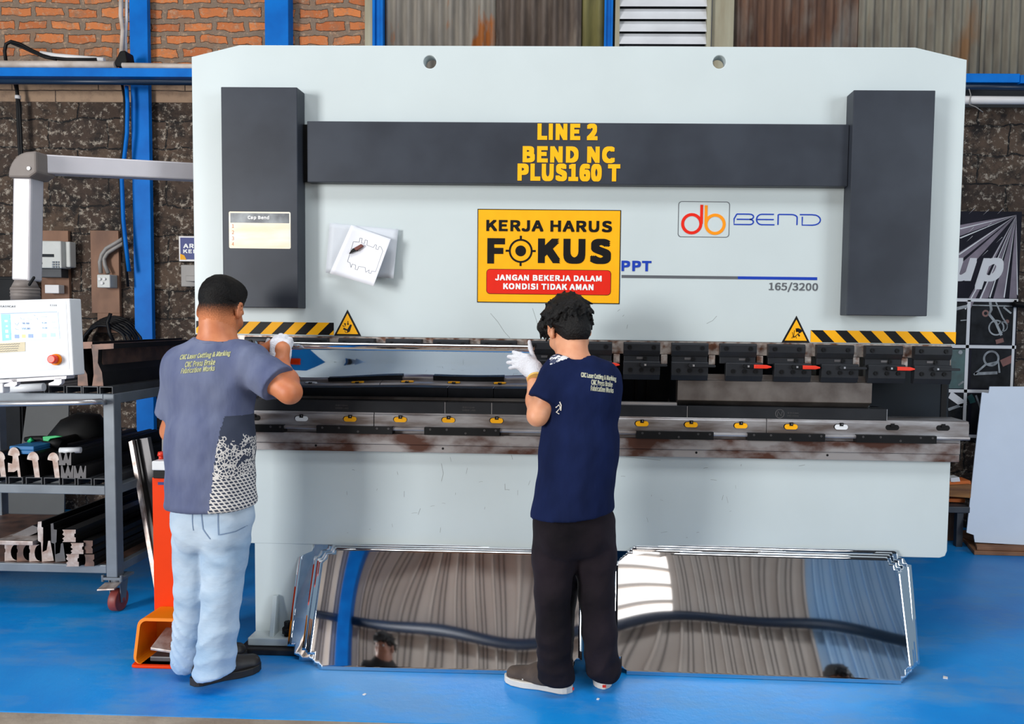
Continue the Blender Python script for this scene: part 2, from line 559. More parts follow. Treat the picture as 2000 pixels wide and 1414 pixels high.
def wall_material(name, c1, c2, mortar, bw, bh, ms, distort, bump, mott=None, mott_scale=9, mlo=.45, mhi=.62, speck=None):
    m = bpy.data.materials.new(name); m.use_nodes = True
    MATS[name] = m
    nt = m.node_tree; L = nt.links.new
    b = nt.nodes['Principled BSDF']; b.inputs['Roughness'].default_value = 0.85
    geo = N(nt, 'ShaderNodeNewGeometry')
    sx = N(nt, 'ShaderNodeSeparateXYZ'); L(geo.outputs['Position'], sx.inputs[0])
    cx = N(nt, 'ShaderNodeCombineXYZ'); L(sx.outputs['X'], cx.inputs['X']); L(sx.outputs['Z'], cx.inputs['Y']); L(sx.outputs['Y'], cx.inputs['Z'])
    n1 = N(nt, 'ShaderNodeTexNoise', Scale=5.0, Detail=5, Roughness=0.6); L(cx.outputs[0], n1.inputs['Vector'])
    vs = N(nt, 'ShaderNodeVectorMath', operation='SUBTRACT'); vs.inputs[1].default_value = (0.5, 0.5, 0.5); L(n1.outputs['Color'], vs.inputs[0])
    vm = N(nt, 'ShaderNodeVectorMath', operation='SCALE'); vm.inputs['Scale'].default_value = distort; L(vs.outputs[0], vm.inputs[0])
    va = N(nt, 'ShaderNodeVectorMath', operation='ADD'); L(cx.outputs[0], va.inputs[0]); L(vm.outputs[0], va.inputs[1])
    br = N(nt, 'ShaderNodeTexBrick'); L(va.outputs[0], br.inputs['Vector'])
    br.inputs['Scale'].default_value = 1.0
    br.inputs['Brick Width'].default_value = bw; br.inputs['Row Height'].default_value = bh
    br.inputs['Mortar Size'].default_value = ms; br.inputs['Mortar Smooth'].default_value = 0.25; br.inputs['Bias'].default_value = -0.1
    br.inputs['Color1'].default_value = (*lin(c1), 1); br.inputs['Color2'].default_value = (*lin(c2), 1); br.inputs['Mortar'].default_value = (*lin(mortar), 1)
    col = br.outputs['Color']
    n2 = N(nt, 'ShaderNodeTexNoise', Scale=mott_scale, Detail=10, Roughness=0.72); L(cx.outputs[0], n2.inputs['Vector'])
    if mott:
        rp = N(nt, 'ShaderNodeValToRGB')
        rp.color_ramp.elements[0].position, rp.color_ramp.elements[1].position = mlo, mhi
        rp.color_ramp.elements[0].color, rp.color_ramp.elements[1].color = (0, 0, 0, 1), (1, 1, 1, 1)
        L(n2.outputs['Fac'], rp.inputs['Fac'])
        mx = N(nt, 'ShaderNodeMixRGB'); mx.inputs[2].default_value = (*lin(mott), 1)
        L(rp.outputs['Color'], mx.inputs[0]); L(col, mx.inputs[1]); col = mx.outputs['Color']
    if speck:
        n3 = N(nt, 'ShaderNodeTexNoise', Scale=26, Detail=6, Roughness=0.75); L(cx.outputs[0], n3.inputs['Vector'])
        rp = N(nt, 'ShaderNodeValToRGB')
        rp.color_ramp.elements[0].position, rp.color_ramp.elements[1].position = 0.54, 0.64
        rp.color_ramp.elements[0].color, rp.color_ramp.elements[1].color = (0, 0, 0, 1), (0.8, 0.8, 0.8, 1)
        L(n3.outputs['Fac'], rp.inputs['Fac'])
        mx = N(nt, 'ShaderNodeMixRGB'); mx.inputs[2].default_value = (*lin(speck), 1)
        L(rp.outputs['Color'], mx.inputs[0]); L(col, mx.inputs[1]); col = mx.outputs['Color']
    L(col, b.inputs['Base Color'])
    ma = N(nt, 'ShaderNodeMath', operation='MULTIPLY'); ma.inputs[1].default_value = 0.7; L(n2.outputs['Fac'], ma.inputs[0])
    mb_ = N(nt, 'ShaderNodeMath', operation='SUBTRACT'); L(ma.outputs[0], mb_.inputs[0]); L(br.outputs['Fac'], mb_.inputs[1])
    bp = N(nt, 'ShaderNodeBump', Strength=bump, Distance=0.03); L(mb_.outputs[0], bp.inputs['Height']); L(bp.outputs['Normal'], b.inputs['Normal'])
    return m


floor_material()
wall_material('brick_wall', (226, 136, 78), (186, 104, 60), (138, 120, 104), 0.235, 0.092, 0.021, 0.085, 1.0, mott=(150, 118, 94), mott_scale=9, mlo=0.50, mhi=0.68, speck=(196, 160, 130))
wall_material('block_wall', (92, 74, 60), (64, 50, 42), (20, 16, 14), 0.42, 0.2, 0.006, 0.10, 1.0, mott=(30, 24, 21), mott_scale=7, mlo=0.46, mhi=0.62, speck=(186, 174, 158))
wall_material('ledge_concrete', (176, 148, 122), (160, 132, 108), (70, 56, 48), 0.62, 0.3, 0.004, 0.02, .5, mott=(122, 100, 84), mott_scale=5, mlo=.48, mhi=.7)
pmat('clad_rib_shade', (96, 90, 88), 0.5, 0, .1, 3)  # darker copy of the cladding, shade of the ribs put into the colour
pmat('clad_grey', (226, 214, 202), 0.5, 0.0, 0.2, 1.2, rgb2=(206, 192, 180))
pmat('roof_dark', (60, 62, 66), 0.7, 0, 0.2, 2)

fl = MB().box(-9, 7, EDGE_Y, WY, -0.2, 0.0)
struct('floor', fl, 'floor_blue')
struct('floor_concrete', MB().box(-9, 7, -8, EDGE_Y, -0.2, -0.004), 'concrete')
zl0, zl1 = 2.921, 3.046
XB = at(735, 30, WY).x
struct('wall_back', MB().box(-9, 7, WY, WY + 0.2, 0, zl0), 'block_wall')
struct('trim_1', MB().box(-9, XB, WY - 0.012, WY + 0.2, zl0, zl1), 'ledge_concrete', bevel=0.006)
struct('wall_back_upper', MB().box(-9, XB, WY, WY + 0.2, zl1, 6.2), 'brick_wall')
struct('wall_back_cladding', MB().box(XB, 7, WY + 0.1, WY + 0.2, zl0, 6.2), 'roof_dark')
struct('ceiling', MB().box(-9, 7, -8, WY + 0.2, 6.2, 6.3), 'roof_dark')

# ribbed metal wall behind the photographer, with a bright louvred opening, seen in the polished sheets
mb = MB()
FY = -7.0
prof = [(0, 0), (0.10, 0), (0.108, 0.055), (0.135, 0.055), (0.143, 0), (0.20, 0), (0.206, 0.008), (0.214, 0.008), (0.22, 0), (0.26, 0), (0.266, 0.008), (0.274, 0.008), (0.28, 0)]


def ribbed(mb, x0, x1, z0, z1):
    pts = []
    x = x0
    while x < x1:
        for a, b in prof:
            if x + a <= x1: pts.append((x + a, b))
        x += 0.3
    pts.append((x1, 0))
    for (xa, ya), (xb, yb) in zip(pts, pts[1:]):
        mb.m = 1 if (ya != yb or ya < .02 and xb - xa < .012) else 0  # rib flanks and narrow beads take the shaded copy
        mb.poly([(xa, FY + ya, z0), (xb, FY + yb, z0), (xb, FY + yb, z1), (xa, FY + ya, z1)])
    mb.m = 0
    mb.box(x0, x1, FY - 0.05, FY - 0.01, z0, z1)


ribbed(mb, -4.4, -.05, 0, 6.2)
ribbed(mb, -.05, .80, 0, 3.28)
ribbed(mb, -.05, .80, 5.3, 6.2)
ribbed(mb, .80, 2.75, 0, 6.2)
struct('wall_front', mb, ['clad_grey', 'clad_rib_shade'])
pmat('haze_blue', (176, 218, 255), 0.6, 0, .1, 1.2, rgb2=(196, 224, 250))
pmat('haze_blue_rib_shade', (130, 176, 220), 0.6, 0, .1, 3)  # shaded copy of the blue for its ribs
mb = MB(); ribbed(mb, 2.752, 5.4, 0, 6.2)
struct('blue_haze_panel', mb, ['haze_blue', 'haze_blue_rib_shade'])  # added blue section, gives the mirrored right end its blue haze
pmat('window_glow', (255, 250, 244), .6, 0, .02, 3, emit=1.6)
mb = MB().box(-.05, .80, FY - .08, FY - .06, 3.28, 5.3)
w1 = struct('window_1', mb, 'window_glow')
mb = MB()
for k in range(7): mb.box(-.05, .80, FY - .05, FY - .0, 3.5 + .27 * k, 3.54 + .27 * k)
mb.build('window_louvre', 'clad_grey', w1)
tag(MB().box(-3.16, -2.9, FY + .06, FY + .3, 0, 6.1).build('steel_column', 'blue_paint', None, bevel=.004), 'blue column on the opposite ribbed wall, mirrored in the left polished stack', 'column', None, 'thing')
tag(MB().tube([(-4.3, FY + .16, 3.24), (-3.2, FY + .16, 3.22)], .07, 14).build('wall_pipe', 'blue_dark'), 'dark pipe left of the blue column on the opposite wall', 'pipe')
tag(MB().tube([(-2.88, FY + .16, 3.22), (5.3, FY + .16, 3.2)], .07, 14).build('wall_pipe', 'blue_dark'), 'long dark pipe along the opposite wall, mirrored in both polished stacks', 'pipe')
cg = tag(MB().box(-2.3, -.35, FY + .6, FY + .9, 4.42, 4.8).build('crane_beam', 'pedal_orange', None, bevel=.01), 'orange crane beam mirrored at the top of the left polished stack', 'crane beam', None, 'thing')
# ------------------------------------------------------------------ the press brake
press = thing('press_brake', 'large pale grey press brake with black side covers and yellow lettering', 'press brake', (0, 0, 0))
RZ = 1.345                                    # lower edge of the ram
h1, h2 = at(839.5, 121, 0), at(1405, 121, 0)
ram = shape('ram', [[(-1.6, RZ), (1.6, RZ), (1.6, 2.506), (1.39, 2.555), (-1.397, 2.555), (-1.6, 2.506)],
                    circle(h1.x, h1.z, 0.0265), circle(h2.x, h2.z, 0.0265)], 0.0, 0.06, 'machine_paint', press, bevel=0.003)
zb = 0.447
lb = shape('lower_beam', [[(-1.6, 0.862), (-1.6, zb + .03), (-1.592, zb + .008), (-1.57, zb), (1.57, zb), (1.592, zb + .008), (1.6, zb + .03), (1.6, 0.862)]],
           0.0, 0.06, 'machine_paint', press, bevel=0.003)
for sx in (-1, 1):                            # side frames standing behind the beams
    xa, xb = (-1.352, -1.10) if sx < 0 else (1.08, 1.30)
    fr = shape('side_frame', [[(xa, 0.045), (xb, 0.045), (xb, 0.84), (xa, 0.84)]], 0.002 if sx < 0 else 0.065, 0.05, 'machine_paint', press, bevel=0.002)
    xi = xa + 0.02 if sx < 0 else xb - 0.05
    MB().box(xi, xi + 0.03, 0.07, 1.35, 0.045, 2.35).build('frame_plate', 'machine_paint', fr)
    ft = MB().box(xa, xb + 0.02, -0.075, 0.25, 0.028, 0.062).build('foot_plate', 'machine_paint', fr, bevel=0.004)
    g = MB().prism([(xa + .085, -0.06, 0.06), (xa + .085, 0.0, 0.06), (xa + .085, 0.0, 0.225), (xa + .085, -0.02, 0.225)], (0.02, 0, 0))
    g.build('gusset', 'machine_paint', fr, bevel=0.003)
    MB().cyl((xa + .16, -0.045, 0.06), (xa + .16, -0.045, 0.125), 0.014, n=6).cyl((xa + .16, -0.045, 0.075), (xa + .16, -0.045, 0.1), 0.022, n=6).build('anchor_bolt', 'steel_black', fr)
    MB().box(xa - .03, xb + .03, -0.105, 0.26, 0.0, 0.026).build('foot_pad', 'steel_dark', fr, bevel=0.005)
MB().box(-1.33, 1.28, 1.05, 1.2, 0.9, 2.3).build('rear_box', 'panel_dark', press, bevel=0.01)

# black side covers and the cross bar
def cover(name, x0, x1, z0, z1, d):
    return MB().box(x0, x1, -d, 0.0, z0, z1).build(name, 'cover_paint', press, bevel=0.003)
cl = cover('side_cover', -1.436, -1.122, 1.462, 2.358, 0.085)
cr = cover('side_cover', 1.12, 1.442, 1.462, 2.358, 0.085)
cb = cover('cross_cover', -1.095, 1.1185, 1.983, 2.232, 0.05)
MB().box(-1.122, -1.095, -0.02, 0, 1.99, 2.225).build('seam_strip', 'steel_black', cb)
MB().box(1.1185, 1.12, -0.02, 0, 1.99, 2.225).build('seam_strip', 'steel_black', cb)
yc = -0.0502
lettering('lettering', [pxline('LINE 2', 1050, 241, 1167, 274, yc, 0.075), pxline('BEND NC', 1021, 285, 1201, 319, yc, 0.075),
                        pxline('PLUS160 T', 1011, 319, 1211, 355, yc, 0.075)], 'yellow_letter', cb, 0.0015)

# printed marks on the ram
def px_x(px, py, y=-0.001): return at(px, py, y).x
def px_z(px, py, y=-0.001): return at(px, py, y).z
lettering('model_lettering', [pxline('PPT', 1214, 509, 1272, 530, -0.0004, 0.06)], 'ink_blue', press)
lettering('rating_lettering', [pxline('165/3200', 1502, 551, 1597, 571, -0.0004, 0.018)], 'ink_grey', press)
a, b, c = at(1214, 540, 0), at(1441, 542.5, 0), at(1596, 544, 0)
MB().box(a.x, b.x, -0.0012, 0, b.z - .006, b.z + .006).build('rule_line', 'ink_grey', press)
MB().box(b.x, c.x, -0.0012, 0, b.z - .006, b.z + .006).build('rule_line', 'ink_blue', press)
# badge: two rings with stems
k = 1 / 466.0
a, b = at(1325, 393, 0), at(1424, 464, 0)
bd = shape('badge_frame', [rrect(a.x, b.x, b.z, a.z, 0.014), rrect(a.x + .0025, b.x - .0025, b.z + .0025, a.z - .0025, 0.012)], -0.0012, 0.0012, 'ink_grey', press)
p = at(1351, 437, 0)
mb = MB(); mb.ring((p.x, 0, p.z), 0.0315, 0.044, 0.0014)
q = at(1369, 400, 0); mb.box(q.x - .0025, q.x + .0095, -0.0013, 0, p.z, q.z)
mb.build('letter_d', 'ink_red', bd)
p = at(1396.5, 438, 0)
mb = MB(); mb.ring((p.x, 0, p.z), 0.0315, 0.044, 0.0014)
q = at(1381, 401, 0); mb.box(q.x - .0095, q.x + .0025, -0.0013, 0, p.z, q.z)
mb.build('letter_b', 'ink_orange', bd)
# BEND in thin rounded strokes
a, b = at(1434, 418, 0), at(1602, 440, 0)
W_, H_ = b.x - a.x, a.z - b.z
def arc(cx, cy, rx, ry, a0, a1, n=8): return [(cx + rx * math.cos(math.radians(a0 + (a1 - a0) * i / n)), cy + ry * math.sin(math.radians(a0 + (a1 - a0) * i / n))) for i in range(n + 1)]
strokes = [
    [(0.03, 1), (0.0, 0.55), (0, 0), (0.17, 0)] + arc(0.18, 0.25, .045, .25, -90, 90) + [(0.03, 0.5)],
    [(0.03, 1), (0.17, 1)] + arc(0.18, 0.75, .045, .25, 90, -90)[1:],
    [(0.46, 1), (0.32, 1)] + arc(0.32, 0.5, .06, .5, 90, 270)[1:] + [(0.47, 0)], [(0.27, 0.5), (0.46, 0.5)],
    [(0.51, 0), (0.51, 0.98), (0.52, 1), (0.66, 1)] + arc(0.66, 0.7, .07, .3, 90, 0)[1:] + [(0.73, 0)],
    [(0.76, 1), (0.9, 1)] + arc(0.91, 0.5, .09, .5, 90, -90)[1:] + [(0.79, 0), (0.79, 0.8)],
]
mb = MB()
for st in strokes:
    mb.ribbon([(a.x + u * W_, 0, b.z + v * H_) for u, v in st], 0.0052, 0.0012)
mb.build('brand_lettering', 'ink_blue', press)

# hazard stripes along the lower edge of the ram
def hazard(x0, x1, z0, z1, n, lean, name='hazard_stripe'):
    mb = MB()
    mb.box(x0, x1, -0.0012, 0, z0, z1)
    mb.m = 1
    h = z1 - z0
    pitch = (x1 - x0) / n
    for i in range(-1, n + 1):
        p0 = x0 + i * pitch
        if lean > 0: quad = [(p0 - .02, z0), (p0 - .02 + pitch * .5, z0), (p0 - .02 + pitch * .5 + h, z1), (p0 - .02 + h, z1)]
        else: quad = [(p0, z0), (p0 + pitch * .5, z0), (p0 + pitch * .5 - h, z1), (p0 - h, z1)]
        # clip to the strip
        poly = quad
        for lim, sgn in ((x0, 1), (x1, -1)):
            out = []
            for i0 in range(len(poly)):
                A_, B_ = poly[i0], poly[(i0 + 1) % len(poly)]
                ia, ib = (A_[0] - lim) * sgn >= 0, (B_[0] - lim) * sgn >= 0
                if ia: out.append(A_)
                if ia != ib:
                    t = (lim - A_[0]) / (B_[0] - A_[0]); out.append((lim, A_[1] + t * (B_[1] - A_[1])))
            poly = out
            if not poly: break
        if len(poly) >= 3:
            mb.prism([(x, -0.0012, z) for x, z in poly], (0, -0.0012, 0))
    return mb.build(name, ['ink_black', 'yellow'], press)
hazard(at(474, 640, 0).x - .2, at(652, 640, 0).x, RZ + .006, RZ + .006 + .052, 6, 1)
hazard(at(1583, 660, 0).x, 1.599, RZ + .004, RZ + .004 + .05, 6, -1)

# warning triangles
def warn(pxl, pxr, pyt, pyb, kind):
    l, r, t = at(pxl, pyb, 0), at(pxr, pyb, 0), at((pxl + pxr) / 2, pyt, 0)
    z0 = l.z
    cx, cz = (l.x + r.x) / 2, z0 + (t.z - z0) / 3
    tri = [(l.x, z0), (r.x, z0), ((l.x + r.x) / 2, t.z)]
    def scl(s): return [(cx + (x - cx) * s, cz + (z - cz) * s) for x, z in tri]
    o = shape('warning_label', [scl(0.985)], -0.0012, 0.0012, 'ink_black', press)
    shape('warning_field', [scl(0.77)], -0.0022, 0.001, 'yellow', o)
    mb = MB()
    s = (r.x - l.x)
    P = lambda u, v: (cx + u * s, -0.0022, cz + v * s)
    if kind == 0:
        mb.prism([P(-.13, -.02), P(0, -.08), P(.10, .10), P(.16, .08), P(.08, -.16), P(.0, -.18), P(-.02, -.12), P(-.16, -.08)], (0, -.001, 0))
        mb.ribbon([P(.02, .22), P(.02, .1)], .003, .001); mb.prism([P(-.02, .13), P(.06, .13), P(.02, .07)], (0, -.001, 0))
        mb.prism([P(-.12, .14), P(-.06, .14), P(-.07, .02)], (0, -.001, 0))
        mb.ribbon([P(-.17, .06), P(-.11, .01)], .0022, .001); mb.ribbon([P(-.09, -.12), P(-.07, -.19), P(.02, -.19), P(.03, -.15)], .0018, .001)
    else:
        mb.ribbon([P(-.01, .12), P(.06, .13), P(.12, .11), P(.17, .05)], .014 * s / .11, .001)
        mb.ring((cx + .02 * s, -.0022, cz + .1 * s), .018 * s, .032 * s, .001)
        mb.ribbon([P(.12, .05), P(.04, -.03), P(-.05, -.12), P(-.16, -.15)], .0022, .001)
        mb.ribbon([P(-.06, .12), P(-.07, .02), P(-.08, -.1)], .0018, .001); mb.ribbon([P(-.13, .05), P(-.11, -.05), P(-.08, -.12)], .0018, .001)
        mb.ribbon([P(.08, -.02), P(.12, -.09)], .006, .001); mb.ribbon([P(-.14, -.1), P(0, -.11), P(.02, -.16)], .0018, .001)
    mb.build('pictogram', 'ink_black', o)
warn(652, 706, 604, 656, 0)
warn(1526, 1582, 616, 669, 1)
# the steel rail under the ram with the punch clamps
MB().box(-1.42, 1.585, 0.004, 0.05, RZ - .055, RZ).build('clamp_rail', 'steel_tang', press)

def clamp_parts(x, dx, red, first=None):
    """a punch clamp whose upper block starts at x; dx shifts the lower plate"""
    w = 0.152
    z1 = RZ - .006
    m = MB()
    prof_ = [(0.0, z1), (-.028, z1), (-.034, z1 - .006), (-.034, z1 - .034), (-.022, z1 - .056), (0.0, z1 - .056)]
    m.prism([(x, y, z) for y, z in prof_], (w, 0, 0))
    m.box(x + .002, x + w - .002, -0.02, 0.0, z1 - .084, z1 - .056)
    c = m.build('clamp', 'clamp_black', press, bevel=0.0015)
    x2 = x + dx
    m = MB()
    z2 = z1 - .078
    prof_ = [(0.0, z2), (-.03, z2), (-.034, z2 - .004), (-.034, z2 - .056), (-.022, z2 - .078), (0.0, z2 - .078)]
    m.prism([(x2, y, z) for y, z in prof_], (w, 0, 0))
    m.build('clamp_plate', 'clamp_black', c, bevel=0.0015)
    def screw(px_, pz_, py_):
        m = MB(); m.cyl((px_, py_ + .002, pz_), (px_, py_ - .0035, pz_), .0088, n=14); m.ring((px_, py_ - .0035, pz_), .0045, .0075, .0015, 12)
        m.build('clamp_screw', 'steel_black', c)
    for u in (.026, .126): screw(x + u, z1 - .02, -.034)
    screw(x2 + .09, z1 - .066, -.022)
    for u in (.03, .076, .122): screw(x2 + u, z2 - .036, -.034)
    MB().box(x2 + .055, x2 + .088, -.0215, -.019, z1 - .07, z1 - .061).build('lock_slot', 'tool_grey', c)
    m = MB()
    zl = z2 - .0145
    m.cyl((x2 + .078, -.03, zl), (x2 + .078, -.05, zl), .0085, n=14)
    m.prism([(x2 + .078, -.040, zl + .006), (x2 + .178, -.040, zl + .004), (x2 + .182, -.040, zl - .003), (x2 + .178, -.040, zl - .006), (x2 + .078, -.040, zl - .007)], (0, -.008, 0))
    m.build('lever', 'steel_black' if red else 'clamp_black', c, bevel=0.001)
    MB().box(x2 + .078, x2 + .094, -.0485, -.0475, zl - .004, zl + .004).build('lever_mark', 'steel_bright', c)
    if red:
        g = MB()
        g.prism([(x2 + .112, -.038, zl + .0075), (x2 + .165, -.038, zl + .0065), (x2 + .184, -.038, zl + .001), (x2 + .184, -.038, zl - .004), (x2 + .165, -.038, zl - .0085), (x2 + .112, -.038, zl - .0085)], (0, -.0135, 0))
        g.build('lever_grip', 'lever_red', c, bevel=0.003)
    return c
xs0, xs1 = at(484, 662, 0).x, at(1781, 676, 0).x
pit = (xs1 - xs0) / 14
dxs = {6: (0.0, True), 7: (0.0, True), 8: (0.0, False), 9: (0.0, False), 10: (.026, True), 11: (.026, True), 12: (.02, False), 13: (.012, True), 14: (.0, False)}
for i in range(15):
    dx, red = dxs.get(i, (0.0, i % 2 == 0))
    clamp_parts(xs0 + i * pit, dx, red)
    x_ = xs0 + i * pit + .152
    MB().box(x_ + .006, min(x_ + .034, 1.585), 0.0, 0.04, RZ - .096, RZ - .057).build('rail_tang', 'steel_tang', press, bevel=.002)
for px_ in (1580, 1671):
    a, b = at(px_, 690, .1), at(px_ + 14, 734, .1)
    MB().box(a.x, b.x, .1, .12, b.z, a.z).build('guide_block', 'machine_paint', press)

# punch, dies and the bed
a, b = at(1323, 740, 0), at(1700, 797, 0)
m = MB()
m.prism([(a.x, y, z) for y, z in ((.008, RZ - .137), (.008, a.z), (-.012, a.z - .004), (-.012, b.z + .022), (.028, b.z), (.034, b.z), (.05, b.z + .022), (.05, RZ - .137))], (b.x - a.x, 0, 0))
m.build('punch', 'steel_punch', press, bevel=0.0015)
m = MB()
a2 = at(500, 740, 0)
m.prism([(a2.x, y, z) for y, z in ((.008, RZ - .09), (.008, a.z), (.02, b.z + .04), (.028, b.z), (.034, b.z), (.05, b.z + .022), (.05, RZ - .09))], (at(1180, 740, 0).x - a2.x, 0, 0))
m.build('punch', 'steel_punch', press, bevel=0.0015)
ZR = 1.03                                     # top of the rail
dz0, dz1 = ZR - .002, ZR + .046
seams = [at(495, 800, 0).x - .12, at(870, 806, -.03).x, at(961, 806, -.03).x, at(1343, 808, -.03).x, at(1733, 810, -.03).x]
for x0, x1 in zip(seams, seams[1:]):
    m = MB()
    m.prism([(x0 + .001, y, z) for y, z in ((-.03, dz0), (-.03, dz1), (.022, dz1), (.031, dz1 - .012), (.04, dz1), (.09, dz1), (.09, dz0))], (x1 - x0 - .002, 0, 0))
    d = m.build('die', 'clamp_black', press, bevel=0.0012)
    mid = (x0 + x1) / 2
    MB().box(x1 - .0026, x1 - .0005, -.0312, -.03, dz0, dz1).build('die_seam', 'steel_bright', d)
for px_, py_ in ((655, 793), (903, 797)):
    q = at(px_, py_, -.03)
    lettering('die_engraving', [('20 88 V=10mm', q.x, q.x + .052, q.z, q.z + .007, -.0302, 0.0, 0), ('HARDEN  L=835', q.x, q.x + .056, q.z - .012, q.z - .005, -.0302, 0.0, 0)], 'tool_grey', press, 0.0006)
q = at(1523, 808, -.03)
MB().ring((q.x, -.03, q.z), .0165, .019, .0006).ribbon([(q.x - .01, -.03, q.z - .01), (q.x - .008, -.03, q.z + .01), (q.x + .006, -.03, q.z - .009), (q.x + .01, -.03, q.z + .01)], .003, .0006).build('die_engraving', 'tool_grey', press)
q = at(1538, 808, -.03)
lettering('die_engraving', [('90  SV=15.0mm', q.x, q.x + .045, q.z, q.z + .007, -.0302, 0.0, 0), ('H=95  L=835mm', q.x, q.x + .046, q.z - .012, q.z - .005, -.0302, 0.0, 0)], 'tool_grey', press, 0.0006)
a, b = at(1205, 788, -.01), at(1322, 794, -.01)
MB().box(a.x, b.x, -.012, .02, dz1, dz1 + .011).build('bright_strip', 'steel_bright', press)  # thin bright strip along the top of the die

def slots(x0, x1):
    m = MB()
    m.prism([(x0, y, z) for y, z in ((-.035, .968), (-.035, ZR - .012), (-.031, ZR - .008), (-.031, ZR - .004), (-.027, ZR), (.12, ZR), (.12, .968))], (x1 - x0, 0, 0))
    m.prism([(x0, y, z) for y, z in ((-.045, .954), (-.048, .960), (-.045, .968), (.1, .968), (.1, .954))], (x1 - x0, 0, 0))
    return m.build('bed_rail', 'steel_bed', press, bevel=0.0008)
rails = [-1.62, at(731, 815, -.035).x, at(1498, 832, -.035).x, 1.656]
for x0, x1 in zip(rails, rails[1:]): slots(x0, x1 - .003)
MB().box(-1.61, 1.63, -.012, .1, .90, .955).build('recess_plate', 'steel_bed', press)
for (z0, z1, y) in ((.894, .9385, -.038), (.861, .8925, -.034)):
    MB().box(-1.61, 1.6185, y, .02, z0, z1).build('bed_bar', 'steel_rust', press, bevel=0.0015)
for px_, py_ in ((617, 870), (865, 876), (1360, 884), (1616, 889)):
    q = at(px_, py_, -.034)
    MB().cyl((q.x, -.034, q.z), (q.x, -.0346, q.z), .005, n=12).build('bolt_hole', 'ink_black', press)
MB().box(1.6185, 1.636, -.01, .05, .865, .935).build('end_block', 'steel_black', press, bevel=0.002)
# black clamp blocks in the recess
for (xa_, xb_, yy) in ((436, 558, 838), (622, 769, 838), (831, 977, 841), (1242, 1392, 849), (1458, 1608, 853), (1669, 1824, 858)):
    A_, B_ = at(xa_, yy, -.03).x, at(xb_, yy, -.03).x
    m = MB().box(A_, B_, -.056, -.011, .9395, .971)
    o = m.build('wedge_block', 'steel_black', press)
    for u in (.08, .3, .55, .8, .95):
        m = MB(); m.ring((A_ + (B_ - A_) * u, -.056, .955 + (.008 if u != .55 else -.006)), .0022, .0042, .0008, 10)
        m.build('block_screw', 'tool_grey', o)
# slots and plugs of the rail
def stadium(cx, cz, w, h, n=8):
    r = h / 2
    out = []
    for sgn in (1, -1):
        for k_ in range(n + 1):
            a_ = -PI / 2 + PI * k_ / n + (0 if sgn > 0 else PI)
            out.append((cx + sgn * (w / 2 - r) + r * math.cos(a_), cz + r * math.sin(a_)))
    return out
for px_, py_, kind in ((496, 816, 'k'), (589, 817, 'w'), (684, 818, 'y'), (782, 819, 'y'), (876, 820, 'y'), (970, 821, 'y'), (1066, 823, 'y'), (1160, 825, 'y'), (1254, 827, 'y'), (1350, 829, 'y'), (1447, 831, 'y'), (1545, 833, 'y'), (1643, 833.5, 'w'), (1743, 835, 'k'), (1842, 836, 'k')):
    q = at(px_, py_, -.036)
    o = shape('rail_slot', [stadium(q.x - .003 if kind != 'k' else q.x, q.z, .056, .0225)], -.0358, .001, 'ink_black', press)
    if kind != 'k':
        st = [(x, z) for x, z in stadium(q.x, q.z - .001, .054, .021)]
        top = [p_ for p_ in st]
        shape('plug', [top], -.0388, .0036, 'yellow' if kind == 'y' else 'white_plastic', o)
    MB().box(q.x - .0075, q.x + .0075, -.0402, -.0365, q.z + .003, q.z + .017).build('plug_pin', 'ink_black', o)
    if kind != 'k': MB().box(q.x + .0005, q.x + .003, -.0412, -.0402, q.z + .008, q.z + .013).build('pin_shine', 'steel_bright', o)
# dark panels seen through the throat on the right
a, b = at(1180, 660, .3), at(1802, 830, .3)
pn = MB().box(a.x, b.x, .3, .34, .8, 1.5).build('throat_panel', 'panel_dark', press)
for px_ in (1240, 1262):
    q = at(px_, 760, .3); MB().box(q.x, q.x + .012, .285, .3, .9, 1.24).build('panel_rib', 'steel_black', pn)
q = at(1306, 783, .299)
MB().prism([(q.x, .299, q.z + .013), (q.x + .006, .299, q.z), (q.x, .299, q.z - .013), (q.x - .006, .299, q.z)], (0, -.002, 0)).build('marker', 'tool_grey', pn)
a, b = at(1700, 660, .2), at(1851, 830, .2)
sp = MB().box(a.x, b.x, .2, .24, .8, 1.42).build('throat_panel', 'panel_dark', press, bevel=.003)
a, b = at(1839, 749, .199), at(1847, 815, .199)
MB().box(a.x, b.x, .196, .2, b.z, a.z).build('panel_slot', 'ink_black', sp)
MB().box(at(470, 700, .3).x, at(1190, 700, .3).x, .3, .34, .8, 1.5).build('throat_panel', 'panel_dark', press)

# scuffs and scratches on the pale paint
pmat('scuff', (120, 124, 124), .6, 0, .1, 30)
rnd = random.Random(12)
m = MB()
for _ in range(46):
    x, z = rnd.uniform(-1.0, .75), rnd.uniform(.5, .84)
    L_, a_ = rnd.uniform(.006, .03), rnd.choice((rnd.uniform(-.3, .3), rnd.uniform(1.2, 1.9)))
    m.ribbon([(x, 0, z), (x + L_ * .5 * math.cos(a_), 0, z + L_ * .5 * math.sin(a_) + .001), (x + L_ * math.cos(a_), 0, z + L_ * math.sin(a_))], rnd.uniform(.0006, .0014), .0003)
for (pts) in (((958, 612), (972, 628), (985, 648), (996, 660)), ((1040, 602), (1046, 620), (1052, 640)), ((862, 905), (866, 925), (862, 940)), ((1380, 632), (1392, 626), (1400, 617)), ((1206, 608), (1211, 604)), ((1226, 634), (1224, 642)), ((1216, 618), (1219, 615)), ((1222, 892), (1290, 899)), ((1560, 880 + 30), (1572, 908))):
    q = [at(x, y, 0) for x, y in pts]
    m.ribbon([(p.x, 0, p.z) for p in q], .0012, .0003)
o = m.build('paint_scuffs', 'scuff', press)
tag(o, kind='stuff')
